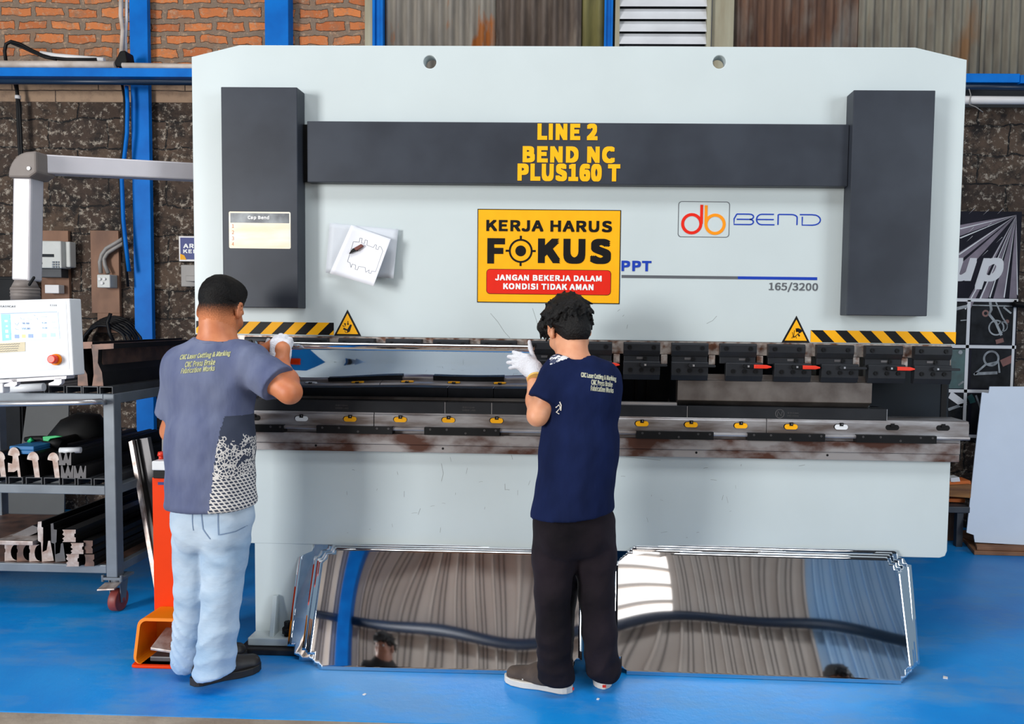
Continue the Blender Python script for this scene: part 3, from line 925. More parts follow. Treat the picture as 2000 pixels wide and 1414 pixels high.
# ------------------------------------------------------------------ the rear wall and what hangs on it
def pbox(px0, py0, px1, py1, y, d):          # a box whose front face covers a pixel rectangle at depth y
    a, b = at(px0, py0, y), at(px1, py1, y)
    return (a.x, b.x, y, y + d, b.z, a.z)

# columns
for px0, px1, y, d, lab in ((253, 288, 2.13, .04, 'blue steel column rising behind the tool trolley'),
                            (517, 563, 2.1, .09, 'blue steel column in front of the bricks above the machine'),
                            (727, 748, 2.14, .05, 'narrow blue steel post between bricks and rusty corrugated sheet'),
                            (1180, 1197, 2.14, .05, 'narrow blue steel post beside the white louvre vent')):
    a, b = at(px0, 60, y), at(px1, 60, y)
    m = MB()
    if px1 - px0 > 30:
        m.box(a.x, b.x, y, y + .012, 0, 6.1).box(a.x, b.x, y + d - .012, y + d, 0, 6.1).box((a.x + b.x) / 2 - .005, (a.x + b.x) / 2 + .005, y + .012, y + d - .012, 0, 6.1)
        m.box(a.x, a.x + .006, y + .012, y + d - .012, 0, 6.1).box(b.x - .006, b.x, y + .012, y + d - .012, 0, 6.1)
    else:
        w = (b.x - a.x)
        m.box(a.x, b.x, y + .02, y + d, 0, 6.1).box(a.x, a.x + w * .25, y, y + .02, 0, 6.1).box(b.x - w * .25, b.x, y, y + .02, 0, 6.1)
    tag(m.build('steel_column', 'blue_paint', None, bevel=.003), lab, 'column', 'blue steel columns', 'thing')

# horizontal girts and pipes on the left
def hbar(px0, px1, pt, pb, y, d, name, mat, lab, cat, bevel=.003):
    a, b = at(px0, pt, y), at(px1, pb, y)
    return tag(MB().box(a.x, b.x, y, y + d, b.z, a.z).build(name, mat, None, bevel=bevel), lab, cat)
def hpipe(p0, p1, r, y, name, mat, lab, cat, pts=()):
    P = [at(*p0, y)] + [at(*p, y) for p in pts] + [at(*p1, y)]
    return tag(MB().tube(P, r, 14).build(name, mat), lab, cat)
hbar(-120, 560, 131, 151, 1.95, .09, 'wall_girt', 'blue_paint', 'long blue steel girt under the bricks left of the machine', 'girt')['kind'] = 'thing'
hpipe((-120, 158), (420, 161), .02, 1.96, 'water_pipe', 'blue_dark', 'dark blue pipe slung under the left blue girt', 'pipe')
hpipe((-120, 125), (226, 127), .025, 1.98, 'conduit_pipe', 'pvc_white', 'thick grubby white conduit lying on the left blue girt', 'pipe')
hpipe((240, 128), (420, 131), .019, 1.98, 'conduit_pipe', 'pvc_white', 'thinner white conduit on the girt between column and machine', 'pipe')
hpipe((80, 104), (204, 117), .016, 2.0, 'conduit_pipe', 'pvc_clean', 'short slanting white conduit taped above the girt', 'pipe', [(110, 109)])
a = at(128, 110, 2.0)
m = MB()
m.tube([at(x, y, 2.1) for x, y in ((237, -30), (236, 30), (240, 60), (237, 104))], .014, 12)
tag(m.build('conduit_pipe', 'pvc_white'), 'white conduit coming straight down the bricks to the junction', 'pipe')
m = MB()
m.tube([at(x, y, 2.13) for x, y in ((247, -30), (247, 40), (245, 70), (246, 104))], .010, 12)
tag(m.build('conduit_pipe', 'pvc_clean'), 'thin white conduit beside the column above the junction', 'pipe')
m = MB()
o_ = [at(x, y, 1.97) for x, y in ((222, 122), (234, 99), (244, 98), (248, 120), (236, 130), (226, 129))]
m.prism(o_, (0, .1, 0))
tag(m.build('junction_elbow', 'rubber_black', None, bevel=.008), 'black taped junction where the white conduits meet the column', 'junction')
m = MB()
m.tube([at(x, y, 1.99) for x, y in ((12, 122), (9, 100), (12, 86), (22, 81), (40, 86), (62, 98), (84, 108), (100, 113), (130, 116), (190, 116))], .011, 10)
m.tube([at(x, y, 1.985) for x, y in ((22, 84), (42, 92), (66, 103), (88, 112), (110, 116))], .009, 10)
tag(m.build('cable_loop', 'cable_black'), 'black cable arching over the girt near the top left', 'cable')
m = MB()
m.tube([at(x, y, 2.12) for x, y in ((31, 150), (34, 185), (36, 240), (40, 320), (42, 460))], .012, 10)
m.tube([at(x, y, 2.12) for x, y in ((28, 160), (38, 200), (41, 260), (44, 330), (44, 460))], .009, 10)
o = m.build('hanging_cable', 'cable_black')
a = at(35, 190, 2.12); MB().cyl((a.x, a.y, a.z - .012), (a.x, a.y, a.z + .012), .018, n=14).build('cable_clip', 'pvc_clean', o)
tag(o, 'pair of black cables hanging down the wall left of the arm', 'cable')
m = MB().tube([at(x, y, 2.06) for x, y in ((247, 168), (249, 200), (248, 260), (243, 305), (238, 350), (241, 430), (246, 480), (252, 530))], .013, 10)
tag(m.build('blue_hose', 'blue_paint'), 'blue hose hanging against the left edge of the column', 'hose')
m = MB().tube([at(x, y, 2.08) for x, y in ((238, 162), (243, 190), (244, 250), (238, 305), (234, 350), (237, 430), (244, 500), (250, 560))], .009, 10)
tag(m.build('hanging_cable', 'cable_black'), 'black cable hanging next to the blue hose', 'cable')

# electricity meter on plywood
b1 = pbox(78, 450, 136, 600, 2.17, .025)
tag(MB().box(*b1).build('plywood_board', 'plywood', None, bevel=.002), 'brown plywood backing board of the electricity meter', 'board', 'plywood boards on the block wall')
mt = thing('electricity_meter', 'grey white electricity meter with keypad on a plywood board', 'electricity meter', at(100, 535, 2.1))
x0, x1, y0, y1, z0, z1 = pbox(70, 470, 120, 524, 2.06, .1)
hs = MB().box(x0, x1, y0, y1 + .005, z0, z1)
hs.box(x1 - .002, x1 + .035, 2.1, 2.168, z0 + .01, z1)
hs.build('housing', 'meter_white', mt, bevel=.008)
x0, x1, y0, y1, z0, z1 = pbox(72, 524, 120, 542, 2.09, .075)
MB().box(x0, x1, y0, y1, z0, z1).build('terminal_cover', 'trolley_dark', mt, bevel=.004)
x0, x1, y0, y1, z0, z1 = pbox(82, 496, 105, 502, 2.057, .006)
MB().box(x0, x1, y0, y1, z0, z1).build('display', 'panel_dark', mt)
m = MB()
for i in range(3):
    for j in range(3):
        q = at(104 + i * 5, 512 + j * 4.6, 2.058); m.box(q.x - .006, q.x + .006, 2.054, 2.06, q.z - .006, q.z + .006)
m.build('keypad', 'trolley_grey', mt)
q = at(79, 514, 2.058); MB().cyl((q.x, 2.06, q.z), (q.x, 2.052, q.z), .012, n=16).build('optical_port', 'panel_dark', mt)
x0, x1, y0, y1, z0, z1 = pbox(87, 556, 115, 573, 2.1, .06)
bk = MB().box(x0, x1, y0, y1, z0, z1).build('breaker_box', 'pvc_clean', None, bevel=.004)
tag(bk, 'small white breaker below the electricity meter', 'breaker')
b2 = pbox(176, 450, 234, 612, 2.17, .025)
m = MB().box(*b2); x0, x1, y0, y1, z0, z1 = pbox(190, 612, 235, 650, 2.17, .025); m.box(x0, x1, y0, y1, z0, z1 + .002)
tag(m.build('plywood_board', 'plywood', None, bevel=.002), 'tall brown plywood board carrying the socket box', 'board', 'plywood boards on the block wall')
sb = thing('socket_box', 'pale grey three-button socket box on the tall plywood board', 'socket box', at(205, 563, 2.12))
x0, x1, y0, y1, z0, z1 = pbox(189, 536, 215, 562, 2.08, .088)
MB().box(x0, x1, y0, y1, z0, z1).build('housing', 'meter_white', sb, bevel=.006)
for u, v in ((196, 545), (205, 545), (200.5, 553)):
    q = at(u, v, 2.08); MB().cyl((q.x, 2.081, q.z), (q.x, 2.068, q.z), .009, n=14).build('button', 'pvc_clean', sb)
for k_, pts in enumerate((((197, 534), (195, 512), (199, 497), (208, 485), (222, 477), (242, 465)), ((212, 534), (205, 518), (203, 505), (210, 494), (224, 485), (243, 474)))):
    o = tag(MB().tube([at(x, y, 2.12 + .01 * k_) for x, y in pts], .013, 12).build('flexible_conduit', 'pipe_grey'), ['upper curved grey conduit feeding the socket box', 'lower curved grey conduit feeding the socket box'][k_], 'conduit')
m = MB()
rnd = random.Random(3)
c = at(196, 668, 2.0)
for i in range(7):
    rx, rz = .165 + .008 * i, .165 + .01 * i
    m.tube([(c.x + .02 * rnd.random() + rx * math.cos(t), 2.02 + .02 * i + .01 * math.sin(3 * t), c.z - .05 + rz * math.sin(t)) for t in [PI * 2 * k_ / 32 for k_ in range(33)]], .010, 8, cap=False)
m.tube([at(x, y, 2.0) for x, y in ((216, 612), (210, 630), (214, 650), (222, 668))], .012, 8)
tag(m.build('cable_coil', 'cable_black'), 'coil of thick black cable hung below the socket board', 'cable coil')
# small blue wall sign and bracket
sg = thing('wall_sign', 'blue wall sign with white letters half hidden by the machine', 'sign', at(372, 510, 2.15))
x0, x1, y0, y1, z0, z1 = pbox(349, 461, 412, 511, 2.17, .012)
MB().box(x0, x1, y0, y1, z0, z1).build('board', 'pvc_clean', sg, bevel=.002)
x0, x1, y0, y1, z0, z1 = pbox(352, 464, 409, 507, 2.168, .004)
MB().box(x0, x1, y0, y1, z0, z1).build('field', 'sign_blue', sg)
lettering('lettering', [pxline('AREA', 358, 476, 400, 485, 2.1678, .06), pxline('KERJA', 358, 487, 404, 495, 2.1678, .06)], 'ink_white', sg)
q0 = at(352, 507, 2.1678)
MB().prism([(q0.x, 2.1678, q0.z), (q0.x + .045, 2.1678, q0.z), (q0.x + .03, 2.1678, q0.z + .03), (q0.x, 2.1678, q0.z + .042)], (0, -.001, 0)).build('corner_mark', 'yellow', sg)
x0, x1, y0, y1, z0, z1 = pbox(362, 538, 395, 550, 2.05, .1)
m = MB().box(x0, x1, y0, y1, z0, z1)
x0, x1, y0, y1, z0, z1 = pbox(353, 517, 390, 560, 2.15, .03)
tag(m.box(x0, x1, y0, y1, z0, z1).build('wall_bracket', 'pipe_grey', None, bevel=.004), 'grey metal bracket below the blue wall sign', 'bracket')

# corrugated cladding sheets above the machine and right of it
def corr(px0, px1, pbot, n, name, mat, lab, y=2.2, amp=.013, ptop=-40, group='corrugated cladding sheets'):
    a, b = at(px0, pbot, y), at(px1, pbot, y)
    x0, x1 = a.x, b.x
    z0, z1 = a.z, 5.2
    rings = []
    k_ = n * 10
    front = [(x0 + (x1 - x0) * i / k_, y + amp * math.cos(2 * PI * n * i / k_)) for i in range(k_ + 1)]
    m = MB(); m.smooth = True
    prof_ = [(x, yy) for x, yy in front]
    m.loft([[(x, yy, z0) for x, yy in prof_], [(x, yy, z1) for x, yy in prof_]], cap=False, closed=False)
    o = m.build(name, mat)
    md = o.modifiers.new('thick', 'SOLIDIFY'); md.thickness = .0015
    return tag(o, lab, 'cladding sheet', group)
def clad_mat(name, c1, c2, c3, s3=2.2, lo=.5, hi=.62):
    m = pmat(name, c1, 0.6, 0.0, 0, 7, rgb2=c2, stretch=(2.2, 1, .35))
    nt = m.node_tree; b_ = nt.nodes['Principled BSDF']
    base = b_.inputs['Base Color'].links[0].from_socket
    tc = [n for n in nt.nodes if n.type == 'TEX_COORD'][0]
    mp = N(nt, 'ShaderNodeMapping'); mp.inputs['Scale'].default_value = (2.4, 1, .7); nt.links.new(tc.outputs['Object'], mp.inputs['Vector'])
    nz = N(nt, 'ShaderNodeTexNoise', Scale=s3, Detail=7); nt.links.new(mp.outputs['Vector'], nz.inputs['Vector'])
    rp = N(nt, 'ShaderNodeValToRGB'); rp.color_ramp.elements[0].position, rp.color_ramp.elements[1].position = lo, hi
    rp.color_ramp.elements[0].color, rp.color_ramp.elements[1].color = (0, 0, 0, 1), (1, 1, 1, 1)
    nt.links.new(nz.outputs['Fac'], rp.inputs['Fac'])
    mx = N(nt, 'ShaderNodeMixRGB'); mx.inputs[2].default_value = (*lin(c3), 1)
    nt.links.new(rp.outputs['Color'], mx.inputs[0]); nt.links.new(base, mx.inputs[1]); nt.links.new(mx.outputs['Color'], b_.inputs['Base Color'])
clad_mat('clad_silver', (158, 150, 138), (128, 122, 114), (166, 98, 44), 2.6, .56, .63)
clad_mat('clad_brown', (112, 98, 88), (78, 66, 58), (140, 126, 112), 3, .55, .7)
clad_mat('clad_green', (130, 124, 72), (104, 98, 58), (84, 76, 52), 3, .55, .7)
clad_mat('clad_rust', (118, 84, 64), (80, 56, 44), (126, 116, 106), 2.4, .5, .66)
clad_mat('clad_olive', (146, 140, 124), (116, 108, 96), (140, 106, 74), 2.2, .56, .7)
corr(748, 972, 150, 11, 'corrugated_sheet', 'clad_silver', 'pale corrugated sheet with orange rust streaks at its foot')
corr(968, 1134, 150, 8, 'corrugated_sheet', 'clad_brown', 'dark brown corrugated sheet between the rusty streaked one and a green strip', 2.175)
corr(1130, 1184, 150, 2, 'corrugated_sheet', 'clad_green', 'narrow olive green corrugated strip beside the thin blue post', 2.2)
corr(1430, 1678, 150, 15, 'corrugated_sheet', 'clad_rust', 'dark reddish brown rusty corrugated sheet right of the timber plank', 2.2, .008)
corr(1674, 1912, 150, 14, 'corrugated_sheet', 'clad_olive', 'weathered olive grey corrugated sheet above the right side cover', 2.178, .01)
corr(1908, 2140, 150, 14, 'corrugated_sheet', 'clad_olive', 'grey corrugated sheet in the top right corner over the blue girt', 2.2, .01)
x0, x1, y0, y1, z0, z1 = pbox(712, -40, 728, 96, 2.16, .05)
tag(MB().box(x0, x1, y0, y1, z0, 5.0).build('timber_post', 'timber', None, bevel=.004), 'narrow pale timber batten between bricks and blue post', 'batten')
x0, x1, y0, y1, z0, z1 = pbox(1392, -40, 1431, 150, 2.15, .04)
tag(MB().box(x0, x1, y0, y1, z0, 5.0).build('timber_plank', 'timber', None, bevel=.004), 'pale upright timber plank right of the louvre vent', 'plank')
lv = thing('louvre_vent', 'white louvre vent with tilted slats high in the wall', 'louvre vent', at(1295, 150, 2.18))
a, b = at(1203, -60, 2.15), at(1386, 150, 2.15)
m = MB()
for xx in (a.x, b.x - .03): m.box(xx, xx + .03, 2.13, 2.2, b.z, a.z + .6)
m.build('frame', 'timber', lv)
xs = at(1391, 20, 2.12).x
MB().box(b.x, xs, 2.12, 2.2, b.z, a.z + .6).build('side_rail', 'blue_dark', lv)
pmat('louvre_white', (236, 238, 242), .5, 0, .12, 5)
zz = at(1290, 88, 2.15).z
for i in range(-3, 9):
    z = zz + i * .0835
    MB().prism([(a.x + .028, 2.13, z), (a.x + .028, 2.133, z + .003), (a.x + .028, 2.183, z + .088), (a.x + .028, 2.18, z + .086)], (b.x - a.x - .056, 0, 0)).build('slat', 'louvre_white', lv)
# right-hand girt, pipes and wire
hbar(1840, 1992, 143, 161, 1.98, .09, 'wall_girt', 'blue_paint', 'short blue steel girt right of the machine under corrugated sheet', 'girt')['kind'] = 'thing'
hbar(1994, 2140, 146, 163, 1.97, .09, 'wall_girt', 'blue_paint', 'stub of blue girt cut by the right picture edge', 'girt')['kind'] = 'thing'
hpipe((1820, 169), (2120, 172), .02, 2.0, 'water_pipe', 'blue_dark', 'dark blue pipe under the right blue girt', 'pipe')
hpipe((1830, 195), (2120, 197), .026, 2.02, 'conduit_pipe', 'pvc_clean', 'clean white pipe across the wall right of the machine', 'pipe')
m = MB().tube([at(x, y, 1.99) for x, y in ((1890, 165), (1896, 185), (1893, 204), (1906, 209), (1920, 219))], .003, 6)
tag(m.build('loose_wire', 'pipe_grey'), 'thin loose wire twisted round the white pipe', 'wire')
hpipe((1980, 594), (2100, 606), .02, 2.14, 'wall_cable', 'cable_black', 'black cable emerging from behind the banner edge', 'cable')

# banner on the wall
bn = thing('workshop_banner', 'dark printed banner with white letters and a grid of workshop photos', 'banner', at(1925, 850, 2.17))
BX0, BX1 = 1700, 1991
a, b = at(BX0, 413, 2.165), at(BX1, 852, 2.165)
bx1 = at(1988, 600, 2.165).x
pmat('banner_print', (30, 28, 40), .6, 0, .3, 4, rgb2=(12, 13, 26), spec=.15)
MB().box(a.x, bx1, 2.166, 2.17, at(1900, 852, 2.166).z, at(1940, 413, 2.166).z).build('sheet', 'banner_print', bn)
pmat('banner_ray', (128, 114, 128), .5, 0, .3, 5, rgb2=(92, 82, 96)); pmat('banner_white', (216, 216, 218), .5, 0, .04, 9)
yb = 2.1655
B = lambda x, y, yy=yb: tuple(at(x, y, yy))
apex = (1985, 420)
m = MB()
for (x1, y1, x2, y2) in ((1872, 440, 1872, 462), (1872, 494, 1866, 516), (1866, 524, 1868, 552), (1882, 600, 1896, 602), (1912, 584, 1930, 582), (1940, 583, 1962, 583), (1971, 583, 1986, 583)):
    m.prism([B(*apex), B(x1, y1), B(x2, y2)], (0, -.0006, 0))
m.build('light_rays', 'banner_ray', bn)
m = MB()
for (x1, y1) in ((1874, 446), (1874, 464), (1872, 496), (1884, 603), (1913, 584), (1932, 580), (1960, 580), (1986, 575)):
    m.prism([B(*apex), B(x1, y1), B(x1 + 2, y1 + 2)], (0, -.001, 0))
for (x1, y1) in ((1892, 418), (1920, 420), (1948, 418), (1890, 455), (1925, 446), (1888, 472), (1946, 474), (1918, 500)):
    m.prism([B(x1, y1), B(x1 + 12, y1 - 11), B(x1 + 11, y1 - 11)], (0, -.001, 0))
m.build('light_streaks', 'banner_white', bn)
lettering('lettering', [pxline('group', 1716, 501, 1958, 567, yb - .001, .05, .25)], 'banner_white', bn)
m = MB()
def grid(x1, y1, x2, y2, w=.5):
    A_, B_ = Vector(B(x1, y1, yb)), Vector(B(x2, y2, yb)); m.bar(A_, B_, .002, .022, up=(1, 0, 0) if abs(A_.x - B_.x) < abs(A_.z - B_.z) else (0, 0, 1))
def hline(py, w=.022):
    q = at(1900, py, yb); m.box(a.x, bx1, yb - .0012, yb, q.z - w / 2, q.z + w / 2)
def vline(px, y0, y1, w=.022):
    q, q2 = at(px, y0, yb), at(px, y1, yb); m.box(q.x - w / 2, q.x + w / 2, yb - .0012, yb, q2.z, q.z)
for yy in (586, 677, 764, 852): hline(yy)
vline(1893, 586, 852); vline(1983, 586, 852, .018)
m.build('photo_grid', 'banner_white', bn)
pmat('print_dark', (36, 38, 42), .6, 0, .5, 9, rgb2=(10, 11, 14), spec=.15); pmat('print_teal', (40, 84, 84), .4, 0, .4, 8, rgb2=(22, 44, 48)); pmat('print_grey', (150, 156, 160), .4, 0, .3, 12, rgb2=(80, 84, 90)); pmat('print_red', (120, 60, 50), .4, 0, .4, 12)
def pic(x0_, y0_, x1_, y1_, draw, mat='print_dark'):
    A_, B_ = at(x0_, y0_, yb), at(x1_, y1_, yb)
    o = MB().box(A_.x, B_.x, yb - .0006, yb, B_.z, A_.z).build('photo', mat, bn)
    for mt_, fn in draw:
        mm = MB(); fn(mm); mm.build('motif', mt_, o)
yp = yb - .0007
def P(x, y): return Vector(B(x, y, yp))
def rib_(mm, pts, w): mm.ribbon([P(*p_) for p_ in pts], w, .0004)
pic(1898, 591, 1980, 672, [('print_grey', lambda mm: (rib_(mm, [(1899, 596), (1940, 597), (1980, 598)], .008), rib_(mm, [(1934, 590), (1936, 605), (1932, 614), (1945, 630), (1956, 655)], .018), rib_(mm, [(1945, 590), (1958, 620), (1968, 635)], .01), rib_(mm, [(1960, 600), (1975, 612)], .012), mm.ring(P(1946, 640), .045, .055, .0003), mm.ring(P(1958, 638), .03, .036, .0003))),
                             ('print_red', lambda mm: mm.ring(P(1925, 612), .012, .024, .0003)), ('print_red', lambda mm: rib_(mm, [(1945, 668), (1960, 664)], .03)), ('print_red', lambda mm: mm.disc(P(1967, 628), .014))])
pic(1840, 591, 1889, 672, [('print_grey', lambda mm: (rib_(mm, [(1868, 603), (1889, 598)], .022), rib_(mm, [(1876, 626), (1888, 625)], .006)))])
pic(1840, 682, 1889, 759, [('print_grey', lambda mm: (mm.disc(P(1876, 688), .014), rib_(mm, [(1872, 752), (1882, 745)], .012)))], 'print_teal')
pic(1898, 682, 1979, 759, [('print_grey', lambda mm: (mm.ring(P(1936, 700), .042, .056, .0003), rib_(mm, [(1902, 732), (1925, 712), (1950, 706), (1952, 728)], .014), rib_(mm, [(1904, 730), (1948, 728)], .02))), ('print_red', lambda mm: rib_(mm, [(1956, 710), (1978, 700)], .05))])
pic(1840, 769, 1889, 847, [('banner_white', lambda mm: mm.prism([P(1858, 764), P(1889, 786), P(1878, 795), P(1852, 777)], (0, -.0004, 0))), ('print_grey', lambda mm: rib_(mm, [(1852, 800), (1872, 793), (1888, 788)], .02))])
pic(1898, 769, 1979, 847, [('print_teal', lambda mm: rib_(mm, [(1893, 772), (1898, 780), (1900, 787)], .04)), ('print_grey', lambda mm: rib_(mm, [(1906, 772), (1916, 800), (1914, 830)], .012))])

# leaning white board on cardboard, rack with timber offcuts
def lean(px, py): return at(px, py, 1.62 + (1062 - py) / (1062 - 755) * .42)
m = MB()
m.prism([lean(*p_) for p_ in ((1933, 755), (1931, 768), (1918, 766), (1905, 880), (1888, 1040), (1902, 1045), (1904, 1059), (2140, 1072), (2140, 755))], (0, .006, -.0))
tag(m.build('white_sheet', 'white_board'), 'large white sheet panel leaning on the wall at the right edge', 'panel')
a = atz(1912, 1086); b = atz(1900, 1065)
m = MB()
m.prism([(a.x - .02, a.y + .02, 0.0), (3.6, a.y + .0, 0.0), (3.6, a.y + .5, 0), (a.x - .01, a.y + .42, 0), (b.x - .03, b.y + .06, 0)], (0, 0, .026))
m.prism([(a.x + .0, a.y + .03, 0.027), (3.6, a.y + .02, 0.027), (3.6, a.y + .5, .027), (a.x + .02, a.y + .42, .027), (b.x + .0, b.y + .0, .027)], (0, 0, .022))
tag(m.build('cardboard_stack', 'cardboard', None, bevel=.004), 'flattened brown cardboard lying under the leaning white panel', 'cardboard')
rk = thing('offcut_rack', 'low dark metal rack behind the machine holding timber offcuts', 'rack', atz(1880, 1048))
zt = at(1870, 990, 1.7).z
x0, x1 = at(1790, 990, 1.7).x, at(1895, 990, 1.7).x
MB().box(x0, x1, 1.70, 2.1, zt - .04, zt).build('top', 'trolley_dark', rk, bevel=.004)
for xx in (x0 + .02, x1 - .07):
    for yy in (1.72, 2.05):
        MB().box(xx, xx + .04, yy, yy + .04, 0, zt - .04).build('leg', 'trolley_dark', rk)
def plank(pts, y, d, mat, lab, name='timber_offcut', cat='timber'):
    return tag(MB().prism([at(x, yy, y) for x, yy in pts], (0, d, 0)).build(name, mat, None, bevel=.003), lab, cat)
plank([(1840, 950), (1898, 947), (1896, 973), (1840, 969)], 1.74, .2, 'timber_brown', 'thick grainy brown timber block on the rack')
plank([(1840, 941), (1896, 939), (1897, 946), (1840, 949)], 1.78, .12, 'timber_orange', 'thin orange timber strip lying on the brown block')
plank([(1840, 974), (1886, 974), (1885, 982), (1840, 980)], 1.80, .2, 'timber_orange', 'orange timber strip under the brown block')
plank([(1857, 934), (1874, 932), (1876, 941), (1857, 943)], 1.78, .08, 'pvc_clean', 'small crumpled white wrapper on top of the timber', 'paper_scrap', 'scrap')
plank([(1850, 1002), (1866, 1002), (1870, 1056), (1850, 1056)], 1.86, .03, 'cardboard', 'brown board standing on the floor behind the lower beam', 'standing_board', 'board')
# ------------------------------------------------------------------ tool trolley on the left
CY0, CY1 = 0.30, 1.20
xr0, xr1 = at(203, 900, CY0).x, at(225, 900, CY0).x
xl = -3.42
tr = thing('tool_trolley', 'grey steel tool trolley on red casters holding bending tools', 'trolley', ((xl + xr1) / 2, .75, 0))
pw = xr1 - xr0
zp = 0.175
for (x, y) in ((xr0, CY0), (xl, CY0), (xr0, CY1 - pw), (xl, CY1 - pw)):
    MB().box(x, x + pw, y, y + pw, zp, 1.052 if y < .5 else 1.05).build('post', 'trolley_grey', tr, bevel=.004)
for (za, zb_) in ((1.005, 1.052), (.572, .614), (.194, .234)):
    for y in (CY0 + .002, CY1 - pw + .002):
        MB().box(xl + pw, xr0, y, y + pw - .004, za, zb_).build('rail', 'trolley_grey', tr, bevel=.003)
    for x in (xl + .002, xr0 + .002):
        MB().box(x, x + pw - .004, CY0 + pw, CY1 - pw, za, zb_).build('rail', 'trolley_grey', tr, bevel=.003)
MB().box(xl + .02, xr0 + .02, CY0 + .02, CY1 - .02, .226, .2345).build('shelf_plate', 'tool_brown', tr)
# open channels laid across the two upper levels
def channel(px0, px1, ztop, h=.034):
    x0, x1 = at(px0, 760, CY0).x, at(px1, 760, CY0).x
    m = MB()
    m.prism([(x0, CY0 + .012, ztop - h), (x0 + .004, CY0 + .012, ztop - h), (x0 + .004, CY0 + .012, ztop - .004), (x1 - .004, CY0 + .012, ztop - .004),
             (x1 - .004, CY0 + .012, ztop - h), (x1, CY0 + .012, ztop - h), (x1, CY0 + .012, ztop), (x0, CY0 + .012, ztop)], (0, CY1 - CY0 - .03, 0))
    m.build('shelf_channel', 'trolley_dark', tr)
zT = 1.052 + .034
for px0, px1 in ((-60, -30), (-22, 8), (52, 84), (91, 122), (126, 156), (158, 188), (191, 217)): channel(px0, px1, zT)
zM = .614 + .034
for px0, px1 in ((-60, -30), (-26, 4), (8, 36), (42, 74), (78, 109), (114, 140), (144, 172), (176, 203)): channel(px0, px1, zM)
# push handle
m = MB()
m.tube([at(-160, 791, .21), at(60, 788, .21), at(150, 786, .21), at(180, 785, .22), at(196, 784, .25), at(205, 786, .31)], .0135, 14)
m.build('push_handle', 'steel_bright', tr)
# casters
def caster(x, y):
    m = MB().box(x - .05, x + .05, y - .05, y + .05, zp - .012, zp)
    for dx in (-.045, .045): m.cyl((x + dx, y - .045, zp - .02), (x + dx, y - .045, zp + .012), .007, n=8)
    c = m.build('caster', 'trolley_grey', tr, bevel=.001)
    m = MB()
    for s in (-1, 1):
        m.prism([(x + s * .026 - .002, y - .03, zp - .012), (x + s * .026 - .002, y + .04, zp - .012), (x + s * .026 - .002, y + .012, .045), (x + s * .026 - .002, y - .02, .045)], (.004, 0, 0))
    m.cyl((x, y, zp - .03), (x, y, zp - .01), .032, n=18)
    m.build('fork', 'trolley_grey', c)
    m = MB().cyl((x - .021, y - .002, .054), (x + .021, y - .002, .054), .054, n=28).cyl((x - .03, y - .002, .054), (x + .03, y - .002, .054), .012, n=12)
    m.build('wheel', 'caster_red', c, bevel=.006)
    MB().prism([(x - .05, y - .085, .122), (x + .035, y - .085, .128), (x + .035, y - .03, .142), (x - .045, y - .03, .138)], (0, 0, .008)).build('brake_pedal', 'tool_bright', c, bevel=.002)
for x in (xr0 + pw / 2, xl + pw / 2):
    for y in (CY0 + pw / 2 + .02, CY1 - pw / 2): caster(x, y)

# ---- bending tools: long bars whose end profiles face the aisle
def bar_tool(pts, mats, name, lab, cat, group, y=CY0 + .005, L=.8, zfix=None, endmat=None):
    P_ = [at(px, py, y) for px, py in pts]
    if zfix is not None:
        dz = zfix - min(p.z for p in P_)
        P_ = [p + Vector((0, 0, dz)) for p in P_]
    m = MB()
    n = len(P_)
    o = len(m.v)
    m.v += P_ + [p + Vector((0, L, 0)) for p in P_]
    for i in range(n):
        j = (i + 1) % n
        m.face((o + i, o + j, o + n + j, o + n + i))
    m.m = 1
    m.face([o + i for i in range(n)]); m.face([o + n + i for i in range(n)])
    ob = m.build(name, mats)
    return tag(ob, lab, cat, group)
# upper level: two tall punches
G = 'tall punches on the top level of the trolley'
bar_tool([(148, 672), (356 - 176, 671), (180, 684), (161, 685), (160, 715), (170, 735), (172, 757), (152, 757), (152, 700)], ['tool_black', 'tool_brown'], 'bending_punch', 'tall dark punch nearer the control panel on the trolley top', 'punch', G, y=CY0 + .03, zfix=zT)
bar_tool([(178, 676), (222, 674), (222, 684), (192, 686), (191, 712), (199, 730), (202, 757), (180, 757), (183, 735), (181, 700)], ['tool_black', 'tool_brown'], 'bending_punch', 'tall dark punch nearer the corner post on the trolley top', 'punch', G, y=CY0 + .03, zfix=zT)
m = MB()
m.box(at(205, 700, .4).x, at(206, 700, .4).x + .012, .36, 1.15, zT, zT + .2)
tag(m.build('steel_bar', 'tool_brown', None, bevel=.002), 'flat rusty bar standing on edge beside the tall punches', 'bar')
m = MB().tube([at(4, 765, .22) + Vector((0, 0, .012)), at(86, 761, .24) + Vector((0, 0, .012))], .019, 18)
tag(m.build('white_tube', 'white_plastic'), 'short white tube lying below the control panel', 'tube')
